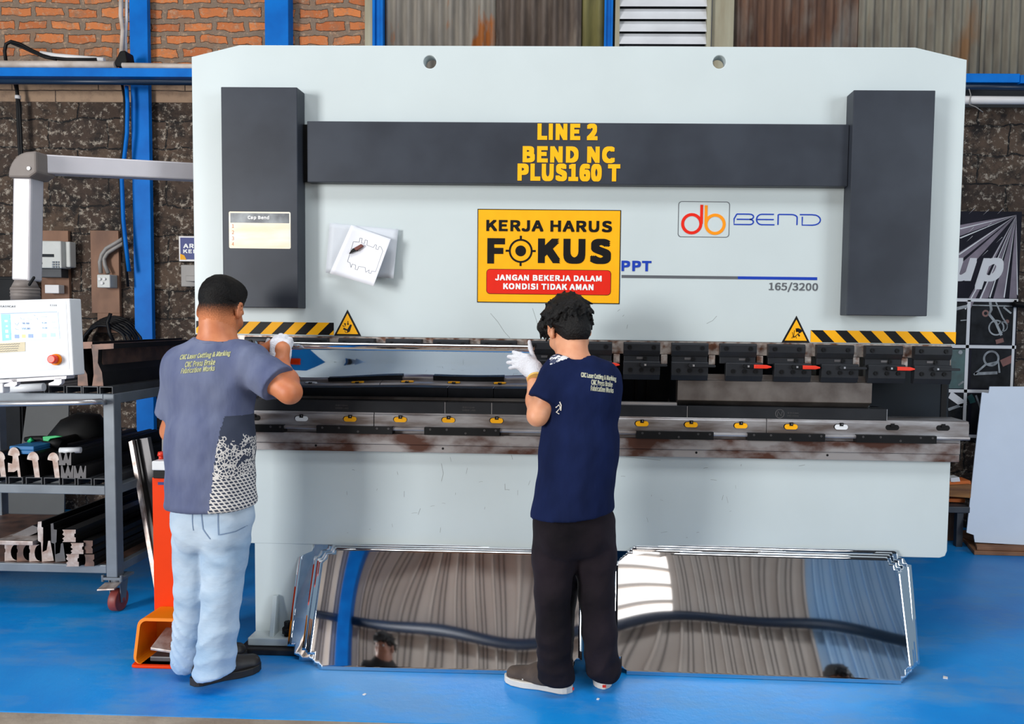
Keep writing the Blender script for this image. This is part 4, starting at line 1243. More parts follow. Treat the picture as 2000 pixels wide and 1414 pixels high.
# middle level: round-nosed dies
G = 'round-nosed bars on the middle shelf'
def nose(x, w, hook=False):
    s = w / 23.0
    head = [(x + (11.5 - 11.5 * math.cos(t)) * s, 903 - 15 * s * math.sin(t)) for t in [PI * k / 12 for k in range(13)]]
    head = [(x + 0, 903)] + head[1:-1] + [(x + 23 * s, 903)]
    if hook:
        return head + [(x + 20 * s, 905), (x + 25 * s, 946), (x + 20 * s, 946), (x + 18 * s, 932), (x + 12 * s, 936), (x + 0, 936), (x + 0, 918), (x + 8 * s, 920), (x + 9 * s, 910), (x + 9 * s, 905)]
    return head + [(x + 21 * s, 905), (x + 25 * s, 938), (x + 15 * s, 938), (x + 10 * s, 905)]
for x, w, hk, lab in ((-13, 23, False, 'round-nosed bar cut by the left picture edge'), (16, 23, True, 'round-nosed bar with a hooked foot under the blue case'),
                      (53, 23, False, 'straight grey round-nosed bar next to the hooked one'), (93, 22, False, 'brightest round-nosed bar beside the W-shaped dies')):
    bar_tool(nose(x, w, hk), ['tool_black', 'tool_bright'], 'round_nosed_bar', lab, 'bar', G, y=CY0 + .01, zfix=zM)
def wdie(x, y, w=24, h=24):
    return [(x, y), (x + .14 * w, y), (x + .30 * w, y + .62 * h), (x + .36 * w, y + .62 * h), (x + .52 * w, y), (x + .62 * w, y), (x + .76 * w, y + .55 * h), (x + .8 * w, y + .55 * h), (x + .92 * w, y), (x + w, y), (x + w, y + h), (x + .68 * w, y + h), (x + .62 * w, y + .82 * h), (x + .55 * w, y + .82 * h), (x + .52 * w, y + h), (x, y + h)]
zz1 = at(120, 913.5, CY0 + .01).z - at(120, 938, CY0 + .01).z
for x, y, z, lab in ((115, 889, zM + zz1 + .0005, 'W-notched dark die resting on top of two others'), (119, 913.5, zM, 'W-notched dark die under the upper one beside the bright bar'), (144, 913.5, zM, 'W-notched dark die nearest the corner post')):
    bar_tool(wdie(x, y), ['tool_black', 'tool_grey'], 'notched_die', lab, 'die', 'W-notched dies on the middle shelf', y=CY0 + .01, zfix=z)
q = at(18, 873, .34)
zc = at(40, 887, .32).z
x0, x1 = at(18, 880, .32).x, at(66, 880, .32).x
bc = thing('tool_case', 'flat blue plastic tool case lying on the round-nosed bars', 'case', ((x0 + x1) / 2, .4, zc))
MB().box(x0, x1, .32, .52, zc, zc + .018).build('lower_shell', 'case_blue', bc, bevel=.003)
MB().box(x0, x1, .32, .52, zc + .0185, zc + .038).build('lid', 'case_blue', bc, bevel=.004)
# black power tool with green ends
gr = thing('power_tool', 'black power tool with bright green trim lying over the blue case', 'power tool', at(100, 882, .45))
m = MB(); m.smooth = False
m.tube([at(50, 858, .45), at(60, 857, .45), at(80, 856, .46), at(96, 860, .46), at(110, 866, .46), at(124, 870, .46)], [.012, .014, .013, .022, .034, .030], 14)
m.tube([at(108, 868, .46), at(112, 878, .46)], [.034, .018], 14)
m.build('body', 'rubber_black', gr)
m = MB().tube([at(57, 863, .437), at(61, 858, .437), at(63, 862, .437)], .010, 10); m.build('end_cap', 'green', gr)
m = MB().prism([at(x, y, .425) for x, y in ((83, 853), (108, 851), (120, 853), (98, 857), (94, 862), (84, 861))], (0, .02, 0)); m.build('trim', 'green', gr, bevel=.002)
m = MB(); m.smooth = True
pts = [at(100, 858, .8), at(125, 850, .8), at(150, 848, .85), at(180, 850, .85), at(205, 862, .9)]
m.tube(pts, [.03, .085, .12, .12, .07], 16)
tag(m.build('black_bag', 'rubber_black'), 'black cloth bag heaped at the back of the middle shelf', 'bag')
m = MB().tube([at(117, 880, .33), at(158, 879, .35)], .0145, 16)
tag(m.build('white_tube', 'white_plastic'), 'white tube lying across the dies beneath the black power tool', 'tube')
m = MB().prism([at(x, y, .9) for x, y in ((222, 872), (236, 893), (228, 896), (222, 888))], (0, .02, 0))
# lower level
zS = .2345
G = 'half-round dies on the bottom shelf'
for x, w, mt_, lab in ((9, 24, 'tool_bright', 'bright half-round die at the left under the flat plate'), (33, 24, 'tool_brown', 'brown half-round die in the middle under the flat plate'), (57, 21, 'tool_bright', 'bright half-round die next to the gooseneck punch')):
    pr = [(x, 1063), (x + .95 * w, 1063)] + [(x + w - .45 * w * math.sin(t) - 0.05 * w, 1063 + 15.5 - 15.5 * math.cos(t) + .3) for t in [PI * k / 10 for k in range(1, 10)]] + [(x + w, 1095), (x, 1096), (x, 1080), (x + 1.5, 1078), (x + 1.5, 1073), (x, 1071)]
    bar_tool(pr, ['tool_black', mt_], 'half_round_die', lab, 'die', G, y=CY0 + .03, zfix=zS)
ztp = at(40, 1063, CY0 + .03).z - at(40, 1096, CY0 + .03).z + zS
p0, p1 = at(-12, 1055, .31), at(64, 1055, .31)
tag(MB().box(p0.x, p1.x, .31, .9, ztp + .002, ztp + .022).build('steel_plate', 'tool_bright', None, bevel=.002), 'flat bright plate lying on the half-round dies', 'plate')
m = MB().prism([at(x, y, .4) for x, y in ((10, 1052), (64, 1026), (74, 1030), (72, 1040), (40, 1054))], (0, .4, 0))
tag(m.build('scrap_strip', 'tool_grey'), 'crumpled steel scrap strips heaped behind the flat plate', 'scrap')
G = 'gooseneck punches on the bottom shelf'
bar_tool([(74, 1016), (81, 1015), (81, 1026), (84, 1027), (84, 1054), (83, 1075), (91, 1071), (94, 1053), (98, 1053), (105, 1092), (82, 1094), (81, 1075), (80, 1056), (74, 1053), (74, 1043), (73, 1030)], ['tool_black', 'tool_bright'], 'gooseneck_punch', 'taller gooseneck punch with a bright end face', 'punch', G, y=CY0 + .03, zfix=zS)
bar_tool([(99, 1021), (104, 1020), (105, 1032), (111, 1033), (110, 1057), (108, 1059), (108, 1081), (117, 1078), (119, 1060), (123, 1058), (128, 1094), (108, 1096), (107, 1080), (106, 1060), (100, 1058)], ['tool_black', 'tool_grey'], 'gooseneck_punch', 'shorter darker gooseneck punch beside the stacked multi-vee dies', 'punch', G, y=CY0 + .03, zfix=zS)
G = 'multi-vee dies stacked on the bottom shelf'
def vdie(x, y, w, h):
    return [(x, y), (x + w, y), (x + w, y + .3 * h), (x + .9 * w, y + .34 * h), (x + .9 * w, y + .6 * h), (x + w, y + .64 * h), (x + w, y + h), (x, y + h), (x + .12 * w, y + .85 * h), (x, y + .72 * h), (x + .18 * w, y + .55 * h), (x, y + .38 * h), (x + .1 * w, y + .2 * h)]
zv = [zS]
hh = at(140, 1087, CY0 + .01).z - at(140, 1111, CY0 + .01).z
hb = at(140, 1065, CY0 + .01).z - at(140, 1087, CY0 + .01).z
def lowest(pts, y): return min(at(px, py, y).z for px, py in pts)
bar_tool(vdie(129, 1087, 25, 24), ['tool_black', 'tool_bright'], 'multi_vee_die', 'bright multi-vee die at the bottom of the stack', 'die', G, y=CY0 - .03, zfix=zS)
bar_tool(vdie(138, 1065, 25, 21.5), ['tool_black', 'tool_bright'], 'multi_vee_die', 'bright multi-vee die in the middle of the stack', 'die', G, y=CY0 - .03, zfix=zS + hh + .001)
bar_tool(vdie(122, 1044, 26, 24), ['tool_black', 'tool_bright'], 'multi_vee_die', 'bright multi-vee die on top of the stack', 'die', G, y=CY0 - .03, zfix=zS + hh + hb + .003)
def bdie(x, y, w, h): return [(x, y), (x + w, y), (x + w, y + .4 * h), (x + .86 * w, y + .5 * h), (x + w, y + .66 * h), (x + w, y + h), (x, y + h), (x + .1 * w, y + .7 * h), (x + .1 * w, y + .3 * h)]
bar_tool(bdie(165, 1086, 19, 23), ['tool_black', 'tool_brown'], 'vee_die', 'reddish brown die under the other brown die', 'die', 'brown dies on the bottom shelf', y=CY0 - .02, zfix=zS)
bar_tool(bdie(163, 1060, 18, 25), ['tool_black', 'tool_brown'], 'vee_die', 'brown die lying on the reddish brown one', 'die', 'brown dies on the bottom shelf', y=CY0 - .02, zfix=zS + hh + .002)

# things standing behind and beside the trolley
a, b = at(-120, 538, 2.0), at(33, 538, 2.0)
cbn = thing('steel_cabinet', 'black steel cabinet against the wall at the far left', 'cabinet', ((a.x + b.x) / 2, 2.0, 0))
MB().box(a.x, b.x, 2.02, 2.19, 0.0, a.z).build('body', 'steel_black', cbn, bevel=.006)
dr_ = MB().box(a.x + .01, b.x - .01, 2.008, 2.02, 0.08, a.z - .02).build('door', 'steel_black', cbn, bevel=.003)
MB().box(b.x - .06, b.x - .05, 1.99, 2.008, .9, 1.05).build('handle', 'trolley_dark', dr_)
m = MB()
def brd(px, py): return at(px, py, 1.955 + (1010 - py) / 220 * .02)
m.prism([brd(52, 792), brd(134, 792), brd(133, 836), brd(118, 862), brd(126, 930), brd(125, 1008), brd(-10, 1009), brd(2, 975), brd(38, 900)], (0, .012, 0))
tag(m.build('grey_board', 'grey_board'), 'grey sheet board leaning on the wall behind the trolley', 'board')
G = 'long bars leaning by the trolley'
def lbar(px0, px1, pyt, pb0, pb1, pyb, yt, yb_, mat, lab, d=.02, **k):
    T0, T1 = at(px0, pyt, yt), at(px1, pyt - 3, yt)
    zb0 = 0.0
    B0, B1 = atz(pb0, pyb), atz(pb1, pyb)
    B0.y = B1.y = (B0.y + B1.y) / 2
    m = MB()
    m.hexa([B0, B1, B1 + Vector((0, d, 0)), B0 + Vector((0, d, 0))], [T0, T1, T1 + Vector((0, d, 0)), T0 + Vector((0, d, 0))])
    return tag(m.build('long_bar', mat, None), lab, 'bar', G)
lbar(251, 258, 863, 309, 318, 1196, .52, .3, 'tool_bright', 'thin bright edged bar leaning leftmost beside the trolley')
lbar(260, 267, 861, 322, 330, 1196, .54, .3, 'tool_black', 'thin black bar just right of the bright edged one')
lbar(269, 288, 858, 336, 352, 1194, .56, .3, 'tool_grey', 'wide dark grey bar leaning behind the orange pedal post', .03)

# foot pedal unit
pd = thing('foot_pedal_unit', 'orange foot pedal stand with an emergency button post', 'foot pedal', at(305, 1290, -.2) * 1.0)
pd.location = (-1.66, -.15, 0)
p0 = at(301, 1080, -.06); p1 = at(346, 1080, -.06)
bx0, bx1 = atz(252, 1304).x, -1.545
m = MB().prism([(bx0 + .01, -.245, 0), (bx0 + .03, -.25, 0), (bx1, -.25, 0), (bx1, .02, 0), (bx0 + .05, .02, 0), (bx0 - .005, -.16, 0)], (0, 0, .012))
m.build('base_plate', 'post_orange', pd, bevel=.003)
zc_ = at(300, 937, -.1).z
m = MB().box(p0.x - .004, p1.x, -.06, .02, .012, zc_)
m.build('post', 'post_orange', pd, bevel=.003)
# hood
hx0, hx1 = at(268, 1240, -.2).x, at(268, 1240, -.2).x + .19
m = MB()
outer = rrect(hx0, hx1, .012, .185, .03, 4)
inner = rrect(hx0 + .012, hx1 - .012, .012, .173, .022, 4)
n_ = len(outer)
O0 = [Vector((x, -.235 + (z - .012) * .25, z)) for x, z in outer]; O1 = [Vector((x, -.065, z)) for x, z in outer]
I0 = [Vector((x, -.235 + (z - .012) * .25, z)) for x, z in inner]; I1 = [Vector((x, -.08, z)) for x, z in inner]
m.loft([O1, O0, I0, I1], cap=False); m.face(range(len(m.v) - n_, len(m.v))); m.face(range(0, n_))
hd = m.build('hood', 'pedal_orange', pd)
q = at(331, 1219, -.17)
MB().prism([(q.x - .02, -.17, .1775), (q.x + .02, -.17, .1775), (q.x, -.13, .187)], (0, .004, .0)).build('warning_mark', 'ink_black', hd)
m = MB().box(hx0 + .06, hx1 - .03, -.215, -.1, .014, .034); m.build('pedal_base', 'tool_grey', pd, bevel=.003)
m = MB().prism([(hx0 + .065, -.22, .062), (hx0 + .16, -.22, .05), (hx0 + .16, -.10, .085), (hx0 + .065, -.10, .1)], (0, 0, .012)); m.build('pedal', 'tool_bright', pd, bevel=.003)
# button head
h0, h1_ = at(303, 935, -.06), at(335, 935, -.06)
m = MB().box(h0.x, h1_.x, -.075, .03, zc_, zc_ + .034); m.build('switch_base', 'ink_black', pd, bevel=.003)
m = MB().box(h0.x - .003, h1_.x, -.08, .03, zc_ + .035, zc_ + .075); m.build('switch_box', 'white_plastic', pd, bevel=.005)
cxx = at(316, 895, -.03).x
m = MB().cyl((cxx, -.03, zc_ + .075), (cxx, -.03, zc_ + .09), .012, n=16).cyl((cxx, -.03, zc_ + .09), (cxx, -.03, zc_ + .106), .017, .014, n=18); m.build('emergency_button', 'lever_red', pd)
for dz in (.03, .06): MB().cyl((p1.x - .004, -.055, at(325, 990 + dz * 200, -.06).z), (p1.x - .004, -.07, at(325, 990 + dz * 200, -.06).z), .006, n=10).build('bolt', 'steel_bright', pd)
MB().box(h0.x + .012, h1_.x, -.0612, -.06, zc_ - .03, zc_ - .018).build('nameplate', 'sign_blue', pd)
m = MB().tube([at(322, 905, .1), at(322, 850, .1), at(326, 846, .1), at(345, 846, .1)], .012, 10)
m.tube([Vector((at(322, 905, .1).x, .1, at(322, 905, .1).z)), Vector((at(322, 905, .1).x, .1, .012))], .012, 10)
m.build('rear_tube', 'pipe_grey', pd)

# ------------------------------------------------------------------ control pendant on its swing arm
PY = -.20
pn_ = thing('control_pendant', 'white control panel hanging from a swing arm left of the machine', 'control panel', (-2.15, -.1, 0))
pn_.location = (at(45, 560, -.1).x, -.1, at(45, 745, -.1).z)
E0, E1 = at(60, 319, -.06), Vector((-1.34, .62, 0))
E1.z = at(375, 328, .33).z + .01
E1.x = -1.36
m = MB().bar(E0 + Vector((.03, .03, 0)), E1, .07, .078)
m.build('swing_arm', 'alu_grey', pn_, bevel=.006)
# elbow joint
cx0, cx1 = at(20, 330, -.1), at(76, 330, -.1)
zt_, zb2 = at(50, 297, -.1).z, at(50, 348, -.1).z
el = []
for k_ in range(9):
    t = math.radians(180 - 90 * k_ / 8)
    el.append((cx0.x + (cx1.x - cx0.x) * (1 + math.cos(t)) * .75, zb2 + (zt_ - zb2) * math.sin(t)))
el = [(cx0.x, zb2)] + el[1:] + [(cx1.x, zt_ + .003), (cx1.x, at(70, 338, -.1).z), (at(62, 348, -.1).x, zb2)]
m = MB().prism([(x, -.115, z) for x, z in el], (0, .115, 0))
eb = m.build('elbow_joint', 'rubber_grey', pn_, bevel=.008)
q = at(57, 329, -.116); MB().cyl((q.x, -.112, q.z), (q.x, -.12, q.z), .007, n=12).build('screw', 'steel_bright', eb)
a, b = at(23, 345, -.1), at(60, 345, -.1)
zlo = at(45, 548, -.1).z
pc = at(50, 548, -.08)
m = MB(); hw = (b.x - a.x) / 2 - .001
top_c, bot_c = Vector(((a.x + b.x) / 2, -.058, zb2 + .005)), Vector((at(53, 548, -.058).x, -.058, zlo))
m.bar(bot_c, top_c, hw * 2, hw * 2, up=(0, 1, 0))
m.build('drop_post', 'alu_grey', pn_, bevel=.008)
m = MB()
zr0, zr1 = at(50, 583, -.08).z, at(50, 552, -.08).z
m.cyl((bot_c.x, -.07, zr0 - .01), (bot_c.x, -.07, zr0 + .045), .052, .052, 24).cyl((bot_c.x, -.07, zr0 + .045), (bot_c.x, -.07, zr1 + .01), .05, .036, 24)
for k_ in range(3): m.cyl((bot_c.x, -.07, zr0 + .008 + k_ * .014), (bot_c.x, -.07, zr0 + .011 + k_ * .014), .054, .054, 24)
bo = m.build('swivel_boot', 'rubber_grey', pn_)
q = at(53, 552, -.13)
MB().bar(Vector((q.x, -.12, q.z - .01)), Vector((at(67, 541, -.14).x, -.14, at(67, 541, -.14).z)), .008, .01).build('clamp_lever', 'rubber_black', bo, bevel=.002)
# panel
P4 = [at(-46, 588, PY), at(136, 583, PY), at(144, 733, PY), at(-42, 742, PY)]
m = MB()
D_ = Vector((0, .07, 0))
m.prism([P4[3], P4[2], P4[1], P4[0]], D_)
m.build('housing', 'white_plastic', pn_, bevel=.004)
def face(px, py, off=.001): return at(px, py, PY - off)
def quad(name, mat, pts, off, th=.001, parent=pn_):
    return MB().prism([face(x, y, off) for x, y in pts], (0, -th, 0)).build(name, mat, parent)
pmat('panel_face', (206, 212, 220), .45, 0, .03, 8)
quad('fascia', 'panel_face', [(-40, 593), (129, 588), (136, 721), (-40, 730)], .0)
sc = quad('screen', 'screen_blue', [(1, 613), (113, 609), (117, 661), (5, 666)], .0012)
quad('screen_bar', 'screen_cyan', [(2, 614), (19.5, 613.5), (22, 664), (5, 665.5)], .0024, parent=sc)
quad('screen_edge', 'screen_navy', [(1.5, 612), (111, 608.5), (111, 609.8), (1.5, 613.5)], .0024, parent=sc)
m = MB()
for (x, y, w, h) in ((12, 627, 6, 4), (13.5, 637, 4, 3), (13.5, 647, 6, 6), (14.5, 657, 6, 6)):
    A_, B_ = face(x - w / 2, y - h / 2, .0034), face(x + w / 2, y + h / 2, .0034); m.box(A_.x, B_.x, A_.y - .0005, A_.y, B_.z, A_.z)
m.build('screen_icons', 'ink_white', sc)
def icon(x, y, w, h, mat):
    A_, B_ = face(x - w / 2, y - h / 2, .0024), face(x + w / 2, y + h / 2, .0024); MB().box(A_.x, B_.x, A_.y - .0006, A_.y, B_.z, A_.z).build('screen_icon', mat, sc)
icon(33, 657, 9, 7.5, 'screen_navy'); icon(46.5, 656.5, 8, 7, 'screen_yellow'); icon(60, 656, 9.5, 7.5, 'screen_navy'); icon(86, 655, 9, 7.5, 'screen_green'); icon(103.5, 654, 9.5, 7.5, 'screen_green')
m = MB()
def stroke(*pts): m.ribbon([face(x, y, .0024) for x, y in pts], .0022, .0005)
stroke((29, 631), (33, 635.5), (37, 630)); stroke((30, 641), (31.5, 643.5), (37, 644)); stroke((40, 620), (41.5, 623), (48, 623.5)); stroke((53, 621), (58, 621)); stroke((55, 624), (62, 624)); stroke((72, 621), (74, 624)); stroke((79, 619), (92, 618.5)); stroke((101, 629), (108, 629)); stroke((103, 640), (111, 640)); stroke((66, 615), (69, 617)); stroke((84, 614), (92, 614))
m.build('screen_lines', 'screen_ink', sc)
def ln(s, x0, y0, x1, y1, off, b_=.03): return pxline(s, x0, y0, x1, y1, PY - off, b_)
lettering('screen_text', [ln('90.00', 43, 629.5, 57, 633.5, .0024), ln('550.00', 42, 639.5, 59, 643.8, .0024), ln('0.00', 82, 629, 91, 632, .0024), ln('0.00', 83, 639, 92, 642, .0024)], 'screen_ink', sc, .0005)
lettering('maker_lettering', [ln('EASYCAT', 1, 596.5, 31, 600.5, .001, .03), ln('E310', 98, 594.5, 111, 598, .001, .0)], 'ink_grey', pn_, .0005)
nt_ = quad('taped_note', 'note_cream', [(-12, 671), (49.5, 668), (49.5, 686), (-12, 690)], .0012)
m = MB()
for k_ in range(4):
    m.ribbon([face(-8 + 2.6 * i + k_, 673.5 - i * .12 + 4.3 * k_ + (.5 if i % 2 else -.4), .0024) for i in range(19 - k_)], .0018, .0004)
m.build('handwriting', 'ink_grey', nt_)
q = face(111, 702, 0)
m = MB().cyl((q.x, PY - .001, q.z), (q.x, PY - .012, q.z), .023, .0225, 28); eb_ = m.build('stop_button_collar', 'pedal_orange', pn_, bevel=.002)
MB().cyl((q.x, PY - .012, q.z + .001), (q.x, PY - .034, q.z + .003), .018, .0165, 28).build('stop_button', 'lever_red', eb_, bevel=.003)
m = MB()
m.prism([face(-40, 744, -.01), face(130, 734, -.01), face(129, 740, -.01), face(-40, 750, -.01)], (0, .05, 0))
for x in (30, 117):
    m.prism([face(x - 10, 742 - x * .03, -.01), face(x + 3, 741 - x * .03, -.01), face(x + 3, 752 - x * .03, -.01), face(x - 2, 756 - x * .03, -.01), face(x - 22, 756 - x * .03, -.01), face(x - 22, 752 - x * .03, -.01), face(x - 12, 748 - x * .03, -.01)], (0, .02, 0))
m.build('lower_bracket', 'alu_grey', pn_)
m = MB().prism([face(-46, 742, -.02), face(6, 740, -.02), face(6, 768, -.02), face(-46, 770, -.02)], (0, .04, 0)); m.build('side_handle', 'white_plastic', pn_, bevel=.004)
# ------------------------------------------------------------------ sign, paper and label fixed to the machine
yS = -.0022
sgn = thing('safety_sign', 'yellow safety sign with bold black words and a red panel', 'sign', at(1071, 593, -.001))
a, b = at(933, 408, 0), at(1210, 594, 0)
MB().box(a.x, b.x, -.002, 0, b.z, a.z).build('border', 'ink_black', sgn)
MB().box(a.x + .0035, b.x - .0035, -.0032, -.002, b.z + .0035, a.z - .0035).build('field', 'yellow', sgn)
y1 = -.0032
def pl(s, x0, y0, x1, y1_, y, b_): return pxline(s, x0, y0, x1, y1_, y, b_)
lettering('black_lettering', [pl('KERJA HARUS', 950, 429, 1195, 454, y1, .055), pl('F', 952, 465, 986, 515, y1, .075), pl('KUS', 1051, 465, 1193, 516, y1, .075)], 'ink_black', sgn)
c = at(1017, 490, y1)
m = MB(); m.ring((c.x, y1, c.z), .042, .050, .001).disc((c.x, y1, c.z), .0225, th=.001, n=32)
for dx, dz in ((1, 0), (-1, 0), (0, 1), (0, -1)):
    m.bar(Vector((c.x + dx * .042, y1 - .0006, c.z + dz * .042)), Vector((c.x + dx * .063, y1 - .0006, c.z + dz * .063)), .0012 if dz else .0012, .0085, up=(0, 0, 1) if dx else (1, 0, 0))
m.build('crosshair', 'ink_black', sgn)
a, b = at(950, 525, y1), at(1193, 577, y1)
ro = shape('red_panel_outline', [rrect(a.x, b.x, b.z, a.z, .016)], y1 - .0008, .0008, 'ink_black', sgn)
rp_ = shape('red_panel', [rrect(a.x + .002, b.x - .002, b.z + .002, a.z - .002, .0145)], y1 - .0018, .001, 'ink_red', sgn)
y2 = y1 - .0018
lettering('white_lettering', [pl('JANGAN BEKERJA DALAM', 967, 536, 1175, 550, y2, .06), pl('KONDISI TIDAK AMAN', 983, 553, 1159, 567, y2, .06)], 'ink_white', sgn, .0008)

lb_ = thing('data_label', 'shiny laminated label on the left black cover', 'label', at(507, 486, -.086))
yl = -.0852
a, b = at(447, 413, yl), at(568, 486, yl)
pmat('label_base', (226, 230, 228), .22, 0, .1, 9, rgb2=(238, 218, 184), stretch=(.4, 1, 2))
shape('sheet', [rrect(a.x, b.x, b.z, a.z, .006)], yl - .001, .001, 'label_base', lb_)
a, b = at(450, 416, yl), at(565, 436, yl)
MB().box(a.x, b.x, yl - .0015, yl - .001, b.z, a.z).build('header_band', 'print_grey', lb_)
lettering('lettering', [pl('Cap Bend', 484, 421, 526, 430, yl - .0015, .04)], 'ink_white', lb_, .0004)
lettering('number_column', [pl('1', 453, 438, 457, 445, yl - .001, .0), pl('2', 453, 450, 457, 457, yl - .001, .0), pl('3', 453, 462, 457, 469, yl - .001, .0), pl('4', 453, 473, 457, 480, yl - .001, .0)], 'timber_orange', lb_, .0004)

# drawings pinned up with a knife-shaped magnet
def sheet(pts, y0, bulge, name, mat, lab, nx=12, ny=10):
    c4 = [at(px, py, 0) for px, py in pts]            # TL TR BR BL
    vs = []
    for j in range(ny + 1):
        for i in range(nx + 1):
            u, v = i / nx, j / ny
            p = (c4[0] * (1 - u) + c4[1] * u) * (1 - v) + (c4[3] * (1 - u) + c4[2] * u) * v
            p.y = y0 - bulge(u, v)
            vs.append(p)
    m = MB(); m.smooth = True
    o = len(m.v); m.v += vs
    for j in range(ny):
        for i in range(nx):
            k_ = o + j * (nx + 1) + i
            m.face((k_, k_ + 1, k_ + nx + 2, k_ + nx + 1))
    ob = m.build(name, mat)
    md = ob.modifiers.new('thick', 'SOLIDIFY'); md.thickness = .0008
    return tag(ob, lab, 'paper')
sheet([(646, 436), (780, 449), (773, 545), (638, 533)], -.006, lambda u, v: .022 * u ** 3 * (.5 + v) + .006 * (1 - u) ** 2, 'paper_sheet', 'paper_back', 'back paper of the pinned drawings with a curled right side')
sheet([(690, 441), (771, 470), (742, 561), (650, 535)], -.02, lambda u, v: .03 * (.3 - u) ** 2 * 3 + .02 * v * u + .012 * v, 'drawing_sheet', 'paper', 'front drawing sheet of a flat pattern pinned under the magnet')
dsheet = [o for o in bpy.data.objects if o.name.startswith('drawing_sheet')][0]
m = MB()
ol = [(1350, 400), (1400, 405), (1405, 370), (1425, 372), (1418, 412), (1445, 415), (1450, 385), (1470, 390), (1465, 430), (1520, 450), (1535, 425), (1548, 430), (1540, 462), (1560, 468), (1570, 440), (1585, 445), (1600, 480), (1540, 655), (1505, 650), (1500, 670), (1480, 665), (1485, 640), (1455, 660), (1450, 620), (1395, 610), (1385, 640), (1365, 635), (1370, 600), (1340, 590), (1330, 620), (1322, 580), (1300, 570), (1350, 400)]
bvp = BVHTree.FromPolygons([tuple(v.co + dsheet.location) for v in dsheet.data.vertices], [tuple(p.vertices) for p in dsheet.data.polygons])
def onsheet(x, y):
    p = at(380 + x / 4.35, 380 + y / 4.35, -.5)
    d = (p - CAM).normalized()
    h = bvp.ray_cast(p, d)
    return (h[0] if h[0] is not None else at(380 + x / 4.35, 380 + y / 4.35, -.03)) + Vector((0, -.001, 0))
for A, B_ in zip(ol, ol[1:]):
    m.ribbon([onsheet(A[0] + (B_[0] - A[0]) * t / 4, A[1] + (B_[1] - A[1]) * t / 4) for t in range(5)], .0016, .0003)
m.build('printed_outline', 'ink_grey', dsheet)
mg = thing('pointed_magnet', 'small black and red pointed clip holding the drawings', 'clip', at(696, 495, -.04))
m = MB().prism([at(x, y, -.03) for x, y in ((683, 496), (690, 486), (697, 484), (700, 490), (694, 491))], (0, -.012, 0)); m.build('tip', 'ink_black', mg, bevel=.001)
m = MB().prism([at(x, y, -.03) for x, y in ((693, 485), (707, 477), (711, 481), (701, 488), (697, 490))], (0, -.014, 0)); m.build('grip', 'print_red', mg, bevel=.001)

# ------------------------------------------------------------------ polished blanks stacked against the lower beam
NT = .028                                     # notch steps at every corner
def blank_outline(w, h):
    s = NT
    pts = [(2 * s, 0), (w - 2 * s, 0), (w - 2 * s, .6 * s), (w - 1.2 * s, .9 * s), (w - 1.0 * s, 2 * s), (w, 2 * s), (w, h - 2.1 * s), (w - .6 * s, h - 2.0 * s), (w - 1.0 * s, h - 1.2 * s), (w - 1.8 * s, h - 1.0 * s), (w - 2.1 * s, h), (2.1 * s, h), (1.8 * s, h - 1.0 * s), (1.0 * s, h - 1.2 * s), (.6 * s, h - 2.0 * s), (0, h - 2.1 * s), (0, 2 * s), (1.0 * s, 2 * s), (1.2 * s, .9 * s), (2 * s, .6 * s)]
    return pts
def blank(x0, y0, w, h, lean_, yaw, wave, label, grp, ztilt=0.0, seed=0, side=0.0):
    """a thin polished blank standing on its lower edge and leaning back; wave bends it gently"""
    nx, ny = 64, 28
    out = blank_outline(w, h)
    bm = bmesh.new()
    f = bm.faces.new([bm.verts.new((u, v, 0)) for u, v in out])
    for k_ in range(1, nx):
        g = bm.verts[:] + bm.edges[:] + bm.faces[:]
        bmesh.ops.bisect_plane(bm, geom=g, plane_co=(w * k_ / nx, 0, 0), plane_no=(1, 0, 0))
    for k_ in range(1, ny):
        g = bm.verts[:] + bm.edges[:] + bm.faces[:]
        bmesh.ops.bisect_plane(bm, geom=g, plane_co=(0, h * k_ / ny, 0), plane_no=(0, 1, 0))
    r_ = random.Random(seed)
    ph = [r_.uniform(0, 6.28) for _ in range(6)]
    ca, sa = math.cos(lean_), math.sin(lean_)
    cy, sy = math.cos(yaw), math.sin(yaw)
    for vt in bm.verts:
        u, v = vt.co.x, vt.co.y
        d = wave * (.5 * math.sin(2.1 * PI * u / w + ph[0]) + .35 * math.sin(3.3 * PI * u / w + ph[1] + 1.5 * v / h) + .5 * math.sin(PI * v / h + ph[2]) * math.cos(1.6 * PI * u / w + ph[3]))
        d += side * (max(0, .22 - u / w) / .22) ** 2 * (.25 + .75 * v / h)
        X, Y, Z = u, v * sa + d * ca, v * ca - d * sa + ztilt * (u / w - .5)
        vt.co = (x0 + X * cy - Y * sy, y0 + X * sy + Y * cy, Z)
    zmin = min(v.co.z for v in bm.verts)
    for v in bm.verts: v.co.z += .001 - zmin
    me = bpy.data.meshes.new('polished_blank')
    bm.normal_update(); bm.to_mesh(me); bm.free()
    for p in me.polygons: p.use_smooth = True
    o = link('polished_blank', me, 'mirror_steel')
    md = o.modifiers.new('thick', 'SOLIDIFY'); md.thickness = .0014; md.offset = 1
    return tag(o, label, 'metal sheet', grp)
LEAN = math.radians(23.5)
G1, G2 = 'polished blanks of the left stack', 'polished blanks of the right stack'
xL = atz(612, 1306).x
nL = ['front polished blank of the left stack, mirroring a face', 'second polished blank of the left stack, just behind the front one', 'third polished blank of the left stack, showing at its top edge', 'rearmost polished blank of the left stack, jutting out beyond the others on the left']
